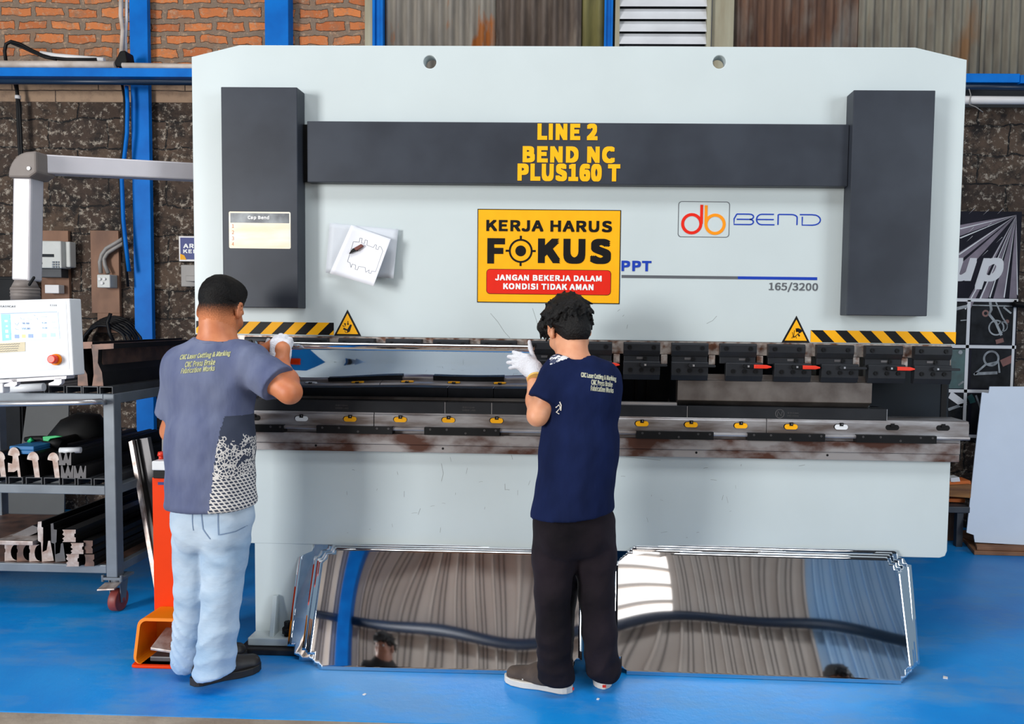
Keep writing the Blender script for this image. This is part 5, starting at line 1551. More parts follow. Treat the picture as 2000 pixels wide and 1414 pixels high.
for i, (dx, dy, ln_, yw, dw) in enumerate(((0, -.222, 0, .0, .0), (-.012, -.206, -.012, .003, .003), (-.035, -.188, -.022, .006, .005), (-.11, -.152, -.095, .012, .0))):
    blank(xL - .03 + dx, dy, 1.12, .488 + dw, LEAN + ln_, yw + .004, .0035 if i < 3 else .003, nL[i], G1, seed=11 + i, side=(.0, .004, .012, .03)[i])
xR = atz(1196, 1308).x
nR = ['front polished blank of the right stack, mirroring a bright window', 'second polished blank of the right stack, just behind the front one', 'third polished blank of the right stack, seen at its notched right corners', 'rearmost polished blank of the right stack, shifted furthest right']
for i, (dx, dy, ln_, yw, dw) in enumerate(((0, -.195, -.009, -.02, 0), (.012, -.180, -.037, -.019, .004), (.024, -.166, -.063, -.018, .008), (.042, -.152, -.091, -.016, .012))):
    blank(xR + dx, dy, 1.20, .492 + dw, LEAN + ln_, yw, .003, nR[i], G2, seed=31 + i)
a = atz(1798, 1250, .1)
m = MB().hexa([(1.36, .0, .0), (1.50, .03, .0), (1.50, .045, .0), (1.36, .015, 0)], [(1.33, .05, .22), (1.47, .08, .22), (1.47, .095, .22), (1.33, .065, .22)])
tag(m.build('wood_block', 'timber_brown'), 'brown wooden board poking out behind the right polished stack', 'board')

# ------------------------------------------------------------------ the sheet being bent
bs = thing('bent_sheet', 'polished steel sheet held by two workers and bent in the machine', 'metal sheet', (-.65, -.1, 1.08))
sx0, sx1 = at(500, 676, -.24).x, at(1044, 676, -.24).x
FYs, FZ0, FZ1 = -.245, 1.300, 1.329
nseg = 60
P_ = [(.032, 1.078), (.0, 1.096), (-.06, 1.146), (-.12, 1.197), (-.18, 1.248), (-.238, 1.297), (-.2445, 1.3015), (-.2465, 1.306), (-.2465, FZ1)]
m = MB(); m.smooth = True
rings = []
for i in range(nseg + 1):
    u = i / nseg
    x = sx0 + (sx1 - sx0) * u
    rg = []
    for j, (y, z) in enumerate(P_):
        w_ = math.sin(PI * min(1, j / 5)) if j < 5 else 0
        d = .0045 * w_ * math.sin(5.2 * u + .6) + .003 * w_ * math.sin(9 * u + 1.0)
        rg.append((x, y - d * .7, z - d * .7))
    rings.append(rg)
m.loft(rings, cap=False, closed=False)
o = m.build('sheet', 'mirror_steel', bs)
md = o.modifiers.new('thick', 'SOLIDIFY'); md.thickness = .0015
# small litter on the floor
for i, (px_, py_, lab) in enumerate(((1846, 1324, 'small white paper scrap lying right of the polished sheets'), (1168, 1366, 'tiny white chip on the floor in front of the sneakers'), (712, 1357, 'tiny pale chip on the floor left of the middle'))):
    q = atz(px_, py_)
    s = (.012, .006, .007)[i]
    m = MB().prism([(q.x - s, q.y - s * .6, .0005), (q.x + s * .4, q.y - s, .0005), (q.x + s, q.y + s * .3, .0005), (q.x - s * .2, q.y + s, .0005)], (0, 0, .003))
    tag(m.build('paper_chip', 'pvc_clean'), lab, 'litter', 'litter chips on the blue floor')
# ------------------------------------------------------------------ people: smooth distance-field bodies turned into one surface each
BIG = 0.25


def V(*a): return np.array(a, float)


def ax_yaw(deg):                              # right, forward, up axes of a person facing deg clockwise of +Y
    a = math.radians(deg)
    return np.array([[math.cos(a), -math.sin(a), 0], [math.sin(a), math.cos(a), 0], [0, 0, 1]])


def rotx(deg):                                # pitch of a local frame (positive looks down)
    a = math.radians(-deg)
    return np.array([[1, 0, 0], [0, math.cos(a), -math.sin(a)], [0, math.sin(a), math.cos(a)]])


def roty(deg):
    a = math.radians(deg)
    return np.array([[math.cos(a), 0, math.sin(a)], [0, 1, 0], [-math.sin(a), 0, math.cos(a)]])


def cap(a, b, ra, rb, k=.02, op='u', A=None, sq=1.0):
    """tapered capsule; A: axes (rows), sq: flattening along the second axis"""
    a, b = np.asarray(a, float), np.asarray(b, float)
    def f(P):
        if A is not None and sq != 1.0:
            S_ = np.array([1, 1 / sq, 1])
            Q = ((P - a) @ A.T) * S_
            bb = (A @ (b - a)) * S_
        else:
            Q, bb = P - a, b - a
        t = np.clip((Q @ bb) / max(bb @ bb, 1e-9), 0, 1)
        return np.linalg.norm(Q - t[..., None] * bb, axis=-1) - (ra + (rb - ra) * t)
    r = max(ra, rb) * max(1, sq)
    return (f, np.minimum(a, b) - r, np.maximum(a, b) + r, op, k)


def ell(c, r, R=None, k=.02, op='u'):
    c, r = np.asarray(c, float), np.asarray(r, float)
    R = np.eye(3) if R is None else R          # rows: local axes
    def f(P):
        Q = (P - c) @ R.T
        k0 = np.linalg.norm(Q / r, axis=-1)
        k1 = np.linalg.norm(Q / (r * r), axis=-1)
        return k0 * (k0 - 1) / np.maximum(k1, 1e-6)
    e = np.sqrt(((R * r[:, None]) ** 2).sum(0))
    return (f, c - e, c + e, op, k)


def chain(pts, rs, k=.02, **kw):
    return [cap(pts[i], pts[i + 1], rs[i], rs[i + 1], k, **kw) for i in range(len(pts) - 1)]


def clipped(prim, p, d):                      # a limb sleeve that ends flat at p
    f0 = prim[0]
    p, d = np.asarray(p, float), np.asarray(d, float)
    d = d / np.linalg.norm(d)
    return (lambda P: np.maximum(f0(P), (P - p) @ d),) + prim[1:]


def plane(p, n):                              # keep the side the normal points away from
    p, n = np.asarray(p, float), np.asarray(n, float)
    n = n / np.linalg.norm(n)
    return (lambda P: (P - p) @ n, None, None, 'i', 0.0)


def field_mesh(prims, h, disp=None, smooth=2):
    adds = [p for p in prims if p[3] == 'u']
    lo = np.min([p[1] for p in adds], 0) - 3 * h - .01
    hi = np.max([p[2] for p in adds], 0) + 3 * h + .01
    n = np.ceil((hi - lo) / h).astype(int) + 1
    ax = [lo[i] + h * np.arange(n[i]) for i in range(3)]
    D = np.full(n, BIG)
    pad = .035 + 2 * h
    def sub(p):
        if p[1] is None: return tuple(slice(0, m) for m in n)
        i0 = np.clip(np.floor((p[1] - pad - lo) / h).astype(int), 0, n)
        i1 = np.clip(np.ceil((p[2] + pad - lo) / h).astype(int) + 1, 0, n)
        return tuple(slice(a, b) for a, b in zip(i0, i1))
    def pts(s):
        return np.stack(np.meshgrid(*[ax[i][s[i]] for i in range(3)], indexing='ij'), -1)
    for p in prims:
        if p[3] == 'i': continue
        s = sub(p)
        if 0 in D[s].shape: continue
        d = p[0](pts(s))
        cur, k = D[s], p[4]
        if p[3] == 'u':
            if k > 0:
                hh = np.clip(.5 + .5 * (d - cur) / k, 0, 1)
                D[s] = d * (1 - hh) + cur * hh - k * hh * (1 - hh)
            else: D[s] = np.minimum(cur, d)
        elif p[3] == 's':
            if k > 0:
                hh = np.clip(.5 - .5 * (cur + d) / k, 0, 1)
                D[s] = cur * (1 - hh) - d * hh + k * hh * (1 - hh)
            else: D[s] = np.maximum(cur, -d)
    if disp is not None:
        m = np.abs(D) < .05
        idx = np.argwhere(m)
        P = lo + idx * h
        D[m] += disp(P)
    for p in prims:
        if p[3] == 'i': D = np.maximum(D, p[0](pts(sub(p))))
    # surface nets
    ins = D < 0
    c = np.zeros(np.array(n) - 1, int)
    for dx in (0, 1):
        for dy in (0, 1):
            for dz in (0, 1):
                c += ins[dx:n[0] - 1 + dx, dy:n[1] - 1 + dy, dz:n[2] - 1 + dz]
    act = (c > 0) & (c < 8)
    vid = np.full(act.shape, -1)
    cells = np.argwhere(act)
    vid[act] = np.arange(len(cells))
    acc = np.zeros((len(cells), 3)); cnt = np.zeros(len(cells))
    for axis in range(3):
        for o1 in (0, 1):
            for o2 in (0, 1):
                off = np.zeros(3, int); oth = [i for i in range(3) if i != axis]
                off[oth[0]], off[oth[1]] = o1, o2
                p0 = cells + off; p1 = p0.copy(); p1[:, axis] += 1
                d0 = D[p0[:, 0], p0[:, 1], p0[:, 2]]; d1 = D[p1[:, 0], p1[:, 1], p1[:, 2]]
                cr = (d0 < 0) != (d1 < 0)
                t = np.where(cr, d0 / np.where(cr, d0 - d1, 1), 0)
                q = p0.astype(float); q[:, axis] += t
                acc[cr] += q[cr]; cnt[cr] += 1
    vs = lo + h * acc / np.maximum(cnt, 1)[:, None]
    quads = []
    for axis in range(3):
        oth = [i for i in range(3) if i != axis]
        sl0 = [slice(None)] * 3; sl1 = [slice(None)] * 3
        sl0[axis], sl1[axis] = slice(0, n[axis] - 1), slice(1, n[axis])
        a, b = ins[tuple(sl0)], ins[tuple(sl1)]
        for flip, msk in ((0, a & ~b), (1, ~a & b)):
            e = np.argwhere(msk)
            e = e[(e[:, oth[0]] > 0) & (e[:, oth[1]] > 0) & (e[:, oth[0]] < n[oth[0]] - 1) & (e[:, oth[1]] < n[oth[1]] - 1)]
            if not len(e): continue
            def v(o1, o2):
                q = e.copy(); q[:, oth[0]] -= o1; q[:, oth[1]] -= o2
                return vid[q[:, 0], q[:, 1], q[:, 2]]
            Q = np.stack([v(1, 1), v(0, 1), v(0, 0), v(1, 0)], 1)
            if (axis == 1) ^ bool(flip): Q = Q[:, ::-1]
            quads.append(Q)
    Q = np.concatenate(quads)
    # Laplacian smoothing
    E_ = np.concatenate([Q[:, [0, 1]], Q[:, [1, 2]], Q[:, [2, 3]], Q[:, [3, 0]]])
    for _ in range(smooth):
        s_ = np.zeros_like(vs); k_ = np.zeros(len(vs))
        np.add.at(s_, E_[:, 0], vs[E_[:, 1]]); np.add.at(k_, E_[:, 0], 1)
        np.add.at(s_, E_[:, 1], vs[E_[:, 0]]); np.add.at(k_, E_[:, 1], 1)
        vs = .45 * vs + .55 * s_ / np.maximum(k_, 1)[:, None]
    return vs, Q


def field_object(name, prims, h, mat, parent, disp=None, smooth=2):
    vs, Q = field_mesh(prims, h, disp, smooth)
    me = bpy.data.meshes.new(name)
    me.from_pydata(vs.tolist(), [], Q.tolist())
    me.polygons.foreach_set('use_smooth', [True] * len(me.polygons))
    return link(name, me, mat, parent)


def wob(P, f, s=0.0):                         # cheap smooth noise
    x, y, z = P[:, 0] * f, P[:, 1] * f, P[:, 2] * f
    return (np.sin(1.7 * x + 2.3 * z + s) + np.sin(2.9 * y - 1.3 * x + 1.9 * s + 1.1) + np.sin(3.1 * z + 1.9 * y + .7 * s) + .6 * np.sin(4.3 * x - 3.7 * z + 2.3 * s)) / 3.6


def surf(o):
    return BVHTree.FromPolygons([tuple(v.co + wloc(o)) for v in o.data.vertices], [tuple(p.vertices) for p in o.data.polygons])


def wrap(o, bvh, off=.0015, d=(0, 1, 0)):
    """lay a flat mesh on a garment along direction d"""
    base = wloc(o); d = Vector(d)
    lost = []
    for v in o.data.vertices:
        p = v.co + base
        hit = bvh.ray_cast(p - d * 1.0, d)
        if hit[0] is not None:
            v.co = hit[0] - d * off - base
        else: lost.append(v.index)
    if lost:
        bm = bmesh.new(); bm.from_mesh(o.data); bm.verts.ensure_lookup_table()
        bmesh.ops.delete(bm, geom=[bm.verts[k] for k in lost], context='VERTS')
        bm.to_mesh(o.data); bm.free()
    o.data.update()


pmat('skin_tan', (206, 130, 88), .5, 0, .08, 18, rgb2=(190, 112, 74), bump=.05, bscale=200)
pmat('skin_light', (226, 164, 128), .5, 0, .08, 18, rgb2=(214, 146, 110), bump=.05, bscale=200)
pmat('skin_brown', (176, 120, 94), .5, 0, .08, 18, rgb2=(150, 98, 76))
pmat('hair_black', (16, 14, 14), .55, 0, .4, 60, rgb2=(10, 9, 10), bump=.5, bscale=160, spec=.25)
pmat('hair_fade', (112, 72, 54), .7, 0, .3, 120, rgb2=(72, 50, 42))
pmat('shirt_grey_blue', (112, 120, 146), .9, 0, .12, 6, rgb2=(86, 94, 126), bump=.6, bscale=10, spec=.15, stretch=(1.6, 1.6, .6))
pmat('shirt_navy', (22, 34, 74), .9, 0, .15, 6, rgb2=(16, 26, 58), bump=.6, bscale=9, spec=.12, stretch=(1.6, 1.6, .6))
pmat('shirt_black', (20, 20, 22), .85, 0, .15, 6)
pmat('denim_pale', (190, 208, 226), .85, 0, .1, 5, rgb2=(156, 184, 212), bump=.5, bscale=16, spec=.2, stretch=(1, 1, 1.6))
pmat('denim_seam', (120, 144, 176), .85)
pmat('trouser_black', (40, 33, 40), .85, 0, .2, 4, rgb2=(20, 17, 22), bump=.6, bscale=12, spec=.15)
pmat('shoe_dark', (48, 42, 40), .5, 0, .2, 14, rgb2=(36, 32, 30), bump=.1)
pmat('shoe_brown', (84, 70, 60), .8, 0, .2, 16, rgb2=(66, 54, 48), bump=.2, bscale=120)
pmat('sole_white', (226, 220, 210), .6, 0, .12, 14)
pmat('sole_dark', (40, 37, 35), .6, 0, .2, 14)
pmat('glove_white', (226, 228, 236), .9, 0, .06, 20, bump=.5, bscale=220)
pmat('glove_grubby', (176, 160, 150), .9, 0, .15, 20, bump=.5, bscale=220)
pmat('cuff_yellow', (238, 196, 110), .9, 0, .1, 40)
pmat('print_pale', (240, 240, 190), .8, 0, .25, 120, rgb2=(206, 208, 160))
pmat('print_cream', (246, 246, 222), .8, 0, .25, 120, rgb2=(206, 206, 186))
pmat('eye_white', (230, 226, 222), .3, 0, .02, 10)
pmat('lip', (150, 84, 74), .5, 0, .1, 20)


def graded_hair():                             # cropped hair that thins to bare skin toward the nape
    m = pmat('hair_graded', (16, 14, 14), .6, 0, .4, 60, rgb2=(8, 7, 7), bump=.4, bscale=180, spec=.2)
    nt = m.node_tree; L = nt.links.new
    b = nt.nodes['Principled BSDF']; base = b.inputs['Base Color'].links[0].from_socket
    geo = N(nt, 'ShaderNodeNewGeometry'); sx = N(nt, 'ShaderNodeSeparateXYZ'); L(geo.outputs['Position'], sx.inputs[0])
    nz = N(nt, 'ShaderNodeTexNoise', Scale=240, Detail=3); L(geo.outputs['Position'], nz.inputs['Vector'])
    ad = N(nt, 'ShaderNodeMath', operation='MULTIPLY_ADD'); ad.inputs[1].default_value = .035; L(nz.outputs['Fac'], ad.inputs[0]); L(sx.outputs['Z'], ad.inputs[2])
    mr = N(nt, 'ShaderNodeMapRange'); mr.interpolation_type = 'SMOOTHSTEP'
    mr.inputs['From Min'].default_value = HAIR_Z[0] + .0175; mr.inputs['From Max'].default_value = HAIR_Z[1] + .0175
    L(ad.outputs[0], mr.inputs['Value'])
    mx = N(nt, 'ShaderNodeMixRGB'); mx.inputs[1].default_value = (*lin((200, 124, 83)), 1)
    L(mr.outputs['Result'], mx.inputs[0]); L(base, mx.inputs[2]); L(mx.outputs['Color'], b.inputs['Base Color'])


HAIR_Z = (at(430, 626, -.40).z, at(430, 590, -.42).z)
graded_hair()


def batik_material():
    m = pmat('batik', (58, 66, 86), .85, 0, .15, 8)
    nt = m.node_tree; L = nt.links.new
    b = nt.nodes['Principled BSDF']; base = b.inputs['Base Color'].links[0].from_socket
    geo = N(nt, 'ShaderNodeNewGeometry'); sx = N(nt, 'ShaderNodeSeparateXYZ'); L(geo.outputs['Position'], sx.inputs[0])
    vor = N(nt, 'ShaderNodeTexVoronoi', feature='DISTANCE_TO_EDGE', Scale=85); L(geo.outputs['Position'], vor.inputs['Vector'])
    lt = N(nt, 'ShaderNodeMath', operation='LESS_THAN'); lt.inputs[1].default_value = .13; L(vor.outputs['Distance'], lt.inputs[0])
    wv = N(nt, 'ShaderNodeTexWave', Scale=26, Distortion=1.2); wv.bands_direction = 'Z'; L(geo.outputs['Position'], wv.inputs['Vector'])
    wv2 = N(nt, 'ShaderNodeTexWave', Scale=26, Distortion=1.2); wv2.bands_direction = 'DIAGONAL'; L(geo.outputs['Position'], wv2.inputs['Vector'])
    mxw = N(nt, 'ShaderNodeMath', operation='MAXIMUM'); L(wv.outputs['Fac'], mxw.inputs[0]); L(wv2.outputs['Fac'], mxw.inputs[1])
    g2 = N(nt, 'ShaderNodeMath', operation='GREATER_THAN'); g2.inputs[1].default_value = .72; L(mxw.outputs[0], g2.inputs[0])
    nz = N(nt, 'ShaderNodeTexNoise', Scale=16, Detail=4); L(geo.outputs['Position'], nz.inputs['Vector'])
    # leaves thin out upward; woven ground below
    mr = N(nt, 'ShaderNodeMapRange'); mr.inputs['From Min'].default_value = .84; mr.inputs['From Max'].default_value = 1.04; mr.inputs['To Min'].default_value = .30; mr.inputs['To Max'].default_value = .66
    L(sx.outputs['Z'], mr.inputs['Value'])
    gt = N(nt, 'ShaderNodeMath', operation='GREATER_THAN'); L(nz.outputs['Fac'], gt.inputs[0]); L(mr.outputs['Result'], gt.inputs[1])
    lv = N(nt, 'ShaderNodeMath', operation='MULTIPLY'); L(gt.outputs[0], lv.inputs[0]); L(lt.outputs[0], lv.inputs[1])
    low = N(nt, 'ShaderNodeMath', operation='LESS_THAN'); low.inputs[1].default_value = .84; L(sx.outputs['Z'], low.inputs[0])
    mixf = N(nt, 'ShaderNodeMix'); L(low.outputs[0], mixf.inputs[0]); L(lv.outputs[0], mixf.inputs[2]); L(g2.outputs[0], mixf.inputs[3])
    mx = N(nt, 'ShaderNodeMixRGB'); mx.inputs[2].default_value = (*lin((222, 218, 214)), 1)
    L(mixf.outputs[0], mx.inputs[0]); L(base, mx.inputs[1]); L(mx.outputs['Color'], b.inputs['Base Color'])


batik_material()
pmat('yoke_print', (228, 228, 230), .85, 0, 0, 70, rgb2=(60, 68, 96), lo=.46, hi=.52)


def head_prims(c, R, s=1.0, k=.012):
    """c: centre between the ears; R rows: right, forward, up"""
    T = lambda x, y, z: c + s * (x * R[0] + y * R[1] + z * R[2])
    e = lambda p, r, kk=k, op='u', RR=None: ell(T(*p), np.array(r) * s, R if RR is None else RR, kk, op)
    cp = lambda a, b, ra, rb, kk=k, op='u': cap(T(*a), T(*b), ra * s, rb * s, kk, op)
    P = [e((0, -.012, .035), (.074, .092, .082), .03), e((0, .03, -.03), (.060, .062, .075), .03), e((0, .052, -.078), (.040, .036, .030), .03),
         cp((-.05, .0, -.055), (-.018, .07, -.09), .016, .016, .025), cp((.05, .0, -.055), (.018, .07, -.09), .016, .016, .025),
         e((0, .074, .028), (.052, .022, .014), .02), e((-.042, .062, -.022), (.02, .024, .02), .02), e((.042, .062, -.022), (.02, .024, .02), .02),
         cp((0, .086, .012), (0, .106, -.026), .008, .0115, .012), e((-.012, .096, -.029), (.009, .011, .008), .008), e((.012, .096, -.029), (.009, .011, .008), .008),
         e((-.031, .086, .010), (.015, .013, .009), .008, 's'), e((.031, .086, .010), (.015, .013, .009), .008, 's'),
         e((0, .09, -.054), (.024, .011, .006), .008), e((0, .088, -.064), (.021, .011, .0065), .008), e((0, .103, -.0588), (.024, .008, .0015), .003, 's')]
    for sx in (-1, 1):
        Re = R.copy()
        Re = (ax_yaw(-sx * 24) @ np.eye(3)).T @ R
        P += [e((sx * .079, -.010, .0), (.009, .020, .033), .006, 'u', Re), e((sx * .086, -.006, .004), (.006, .011, .019), .004, 's', Re), e((sx * .076, -.002, -.026), (.008, .010, .012), .006, 'u', Re)]
    return P


def hand_prims(w, X, Y, Z, curls, thumb, r=.0095, s=1.0, spread=(10, 2, -6, -14), k=.009):
    """w wrist; X toward the thumb side, Y toward the fingers, Z out of the back of the hand"""
    T = lambda x, y, z: w + s * (x * X + y * Y + z * Z)
    R = np.array([X, Y, Z])
    P = [cap(T(0, -.02, 0), T(0, .02, 0), .026 * s, .027 * s, .015), ell(T(0, .05, 0), np.array([.043, .052, .0175]) * s, R, .015), cap(T(.028, .03, -.004), T(.03, .085, 0), .013 * s, .012 * s, .015), cap(T(-.028, .03, -.004), T(-.031, .08, 0), .013 * s, .011 * s, .015)]
    for (x, y, L), cu, sp in zip(((.031, .090, .072), (.0105, .096, .080), (-.0105, .092, .075), (-.031, .083, .060)), curls, spread):
        a = math.radians(sp)
        d = Y * math.cos(a) + X * math.sin(a)
        p = T(x, y, 0)
        ang = 0
        rr = r * (1.0 if x > -.03 else .9) * s
        for f, c_ in zip((.45, .30, .25), cu):
            ang += math.radians(c_)
            q = p + s * L * f * (d * math.cos(ang) - Z * math.sin(ang))
            P.append(cap(p, q, rr * 1.05, rr * .97, k if f == .45 else .004))
            p = q; rr *= .95
    tp = [T(.026, .018, -.004)] + [np.asarray(t, float) for t in thumb]
    P += chain(tp, [.0135 * s, .0125 * s, .0105 * s, .0095 * s][:len(tp)], k)
    return P


def make_eyes(person, c, R):
    for sx in (-1, 1):
        T = lambda x, y, z: Vector(c + x * R[0] + y * R[1] + z * R[2])
        m = MB(); m.smooth = True
        ctr = T(sx * .031, .074, .010)
        n1, n2 = 10, 14
        fw = Vector(R[1]); rt = Vector(R[0]); up = Vector(R[2])
        rings = []
        for i in range(1, n1):
            t = PI * i / n1
            rings.append([ctr + (fw * math.cos(t) + (rt * math.cos(2 * PI * j / n2) + up * math.sin(2 * PI * j / n2)) * math.sin(t)) * .0118 for j in range(n2)])
        m.loft(rings)
        m.m = 1
        a = ctr + fw * .0108
        m.cyl(a, a + fw * .0012, .0055, .005, 12)
        m.build('eye', ['eye_white', 'ink_black'], person)


def shoe(person, heel, toe, name, upper, sole, sole_h=.026, wide=1.0, high=.062, skirt=True):
    """heel and toe are points on the floor"""
    heel, toe = np.asarray(heel, float), np.asarray(toe, float)
    d = (toe - heel); Ln = np.linalg.norm(d); d /= Ln
    s_ = np.array([d[1], -d[0], 0])
    pt = lambda u, z, o=0.0: heel + d * u * Ln + s_ * o + V(0, 0, z)
    rh, rb, rt = .036 * wide, .046 * wide, .040 * wide
    # sole: rounded outline extruded
    def outline(u0, u1, g=0.0):
        L_, R_ = [], []
        n = 20
        for i in range(n + 1):
            u = i / n
            w = np.interp(u, [0, .04, .12, .3, .45, .68, .85, .95, 1], [.0, .6, .92, .86, .84, 1.08, .96, .6, .0]) * .042 * wide + g
            w = max(w, 0.004)
            L_.append(pt(u, 0, w)); R_.append(pt(u, 0, -w))
        return L_ + R_[::-1]
    m = MB()
    bot = outline(0, 1)
    rings = [[p + V(0, 0, z) for p in outline(0, 1, g)] for z, g in ((0.001, -.002), (.004, .001), (sole_h - .003, .0015), (sole_h, -.001))]
    m.loft(rings)
    sh = field_object(name, [cap(pt(.17, .045), pt(.40, .048), rh * .86, rb * .86, .03), cap(pt(.40, .046), pt(.86, .034), rb * .9, rt * .80, .03), cap(pt(.2, .05), pt(.26, high + .03), rh * .95, rh * .98, .03), cap(pt(.3, .06), pt(.5, .055), .036, .034, .03),
                             plane(pt(0, sole_h - .004), (0, 0, -1))], .005, upper, person, None, 2)
    m.build('sole', sole, sh)
    return sh, pt, s_


def lace(sh, pt):
    m = MB()
    rnd = random.Random(2)
    for i, u in enumerate((.46, .54, .62, .70)):
        z = .098 - .012 * i - (.004 if i > 2 else 0)
        m.tube([Vector(pt(u - .02, z - .028, -.034)), Vector(pt(u, z, -.012)), Vector(pt(u + .01, z + .001, .010)), Vector(pt(u + .03, z - .026, .034))], .0035, 8)
    m.tube([Vector(pt(.44, .098, .0)), Vector(pt(.40, .108, .02)), Vector(pt(.43, .085, .045)), Vector(pt(.5, .06, .05)), Vector(pt(.53, .04, .052))], .0032, 8)
    m.tube([Vector(pt(.44, .098, .0)), Vector(pt(.47, .104, .03)), Vector(pt(.53, .08, .046)), Vector(pt(.57, .055, .05))], .0032, 8)
    m.build('laces', 'sole_white', sh)


def locks(c, R, n, seed, zmin, r0=.010, L=.05, spread=1.0, front=None):
    """tufts of hair laid over the skull"""
    rnd = random.Random(seed)
    P = []
    for _ in range(n * 3):
        if len(P) >= n: break
        t, u = rnd.uniform(0, 2 * PI), rnd.uniform(-.25, 1)
        q = V(math.sqrt(1 - u * u if u * u < 1 else 0) * math.cos(t), math.sqrt(max(0, 1 - u * u)) * math.sin(t), u)
        p = V(q[0] * .080, q[1] * .098 - .012, q[2] * .088 + .035)
        if p[2] < zmin(p): continue
        flow = V(rnd.uniform(-.6, .6), rnd.uniform(-.5, .9), -.35)
        flow -= q * (flow @ q)
        flow /= np.linalg.norm(flow) + 1e-6
        e = p + flow * L * rnd.uniform(.6, 1.1) + q * rnd.uniform(.0, .012) * spread
        T = lambda v: c + v[0] * R[0] + v[1] * R[1] + v[2] * R[2]
        P.append(cap(T(p), T(e), r0 * rnd.uniform(.8, 1.3), .0035, .006))
    return P


A_ = lambda px, py, Y: np.array(at(px, py, Y))

# ---------------------------------------------------------------- worker on the left
def collar(so, bv, ctr, r, mat):              # ribbed neckband lying on the edge of the neck hole
    pts = []
    for k in range(40):
        t = 2 * PI * k / 40
        d = Vector((math.cos(t), math.sin(t), 0))
        p = Vector(ctr) + d * r
        hit = bv.ray_cast(p + Vector((0, 0, .3)), Vector((0, 0, -1)))
        pts.append(hit[0] + Vector((0, 0, .001)) if hit[0] is not None else p)
    zs = [p.z for p in pts]
    pts = [Vector((p.x, p.y, (zs[k - 2] + zs[k - 1] + zs[k] + zs[(k + 1) % 40] + zs[(k + 2) % 40]) / 5)) for k, p in enumerate(pts)]
    MB().tube(pts + [pts[0]], .0065, 8, cap=False).build('collar', mat, so)


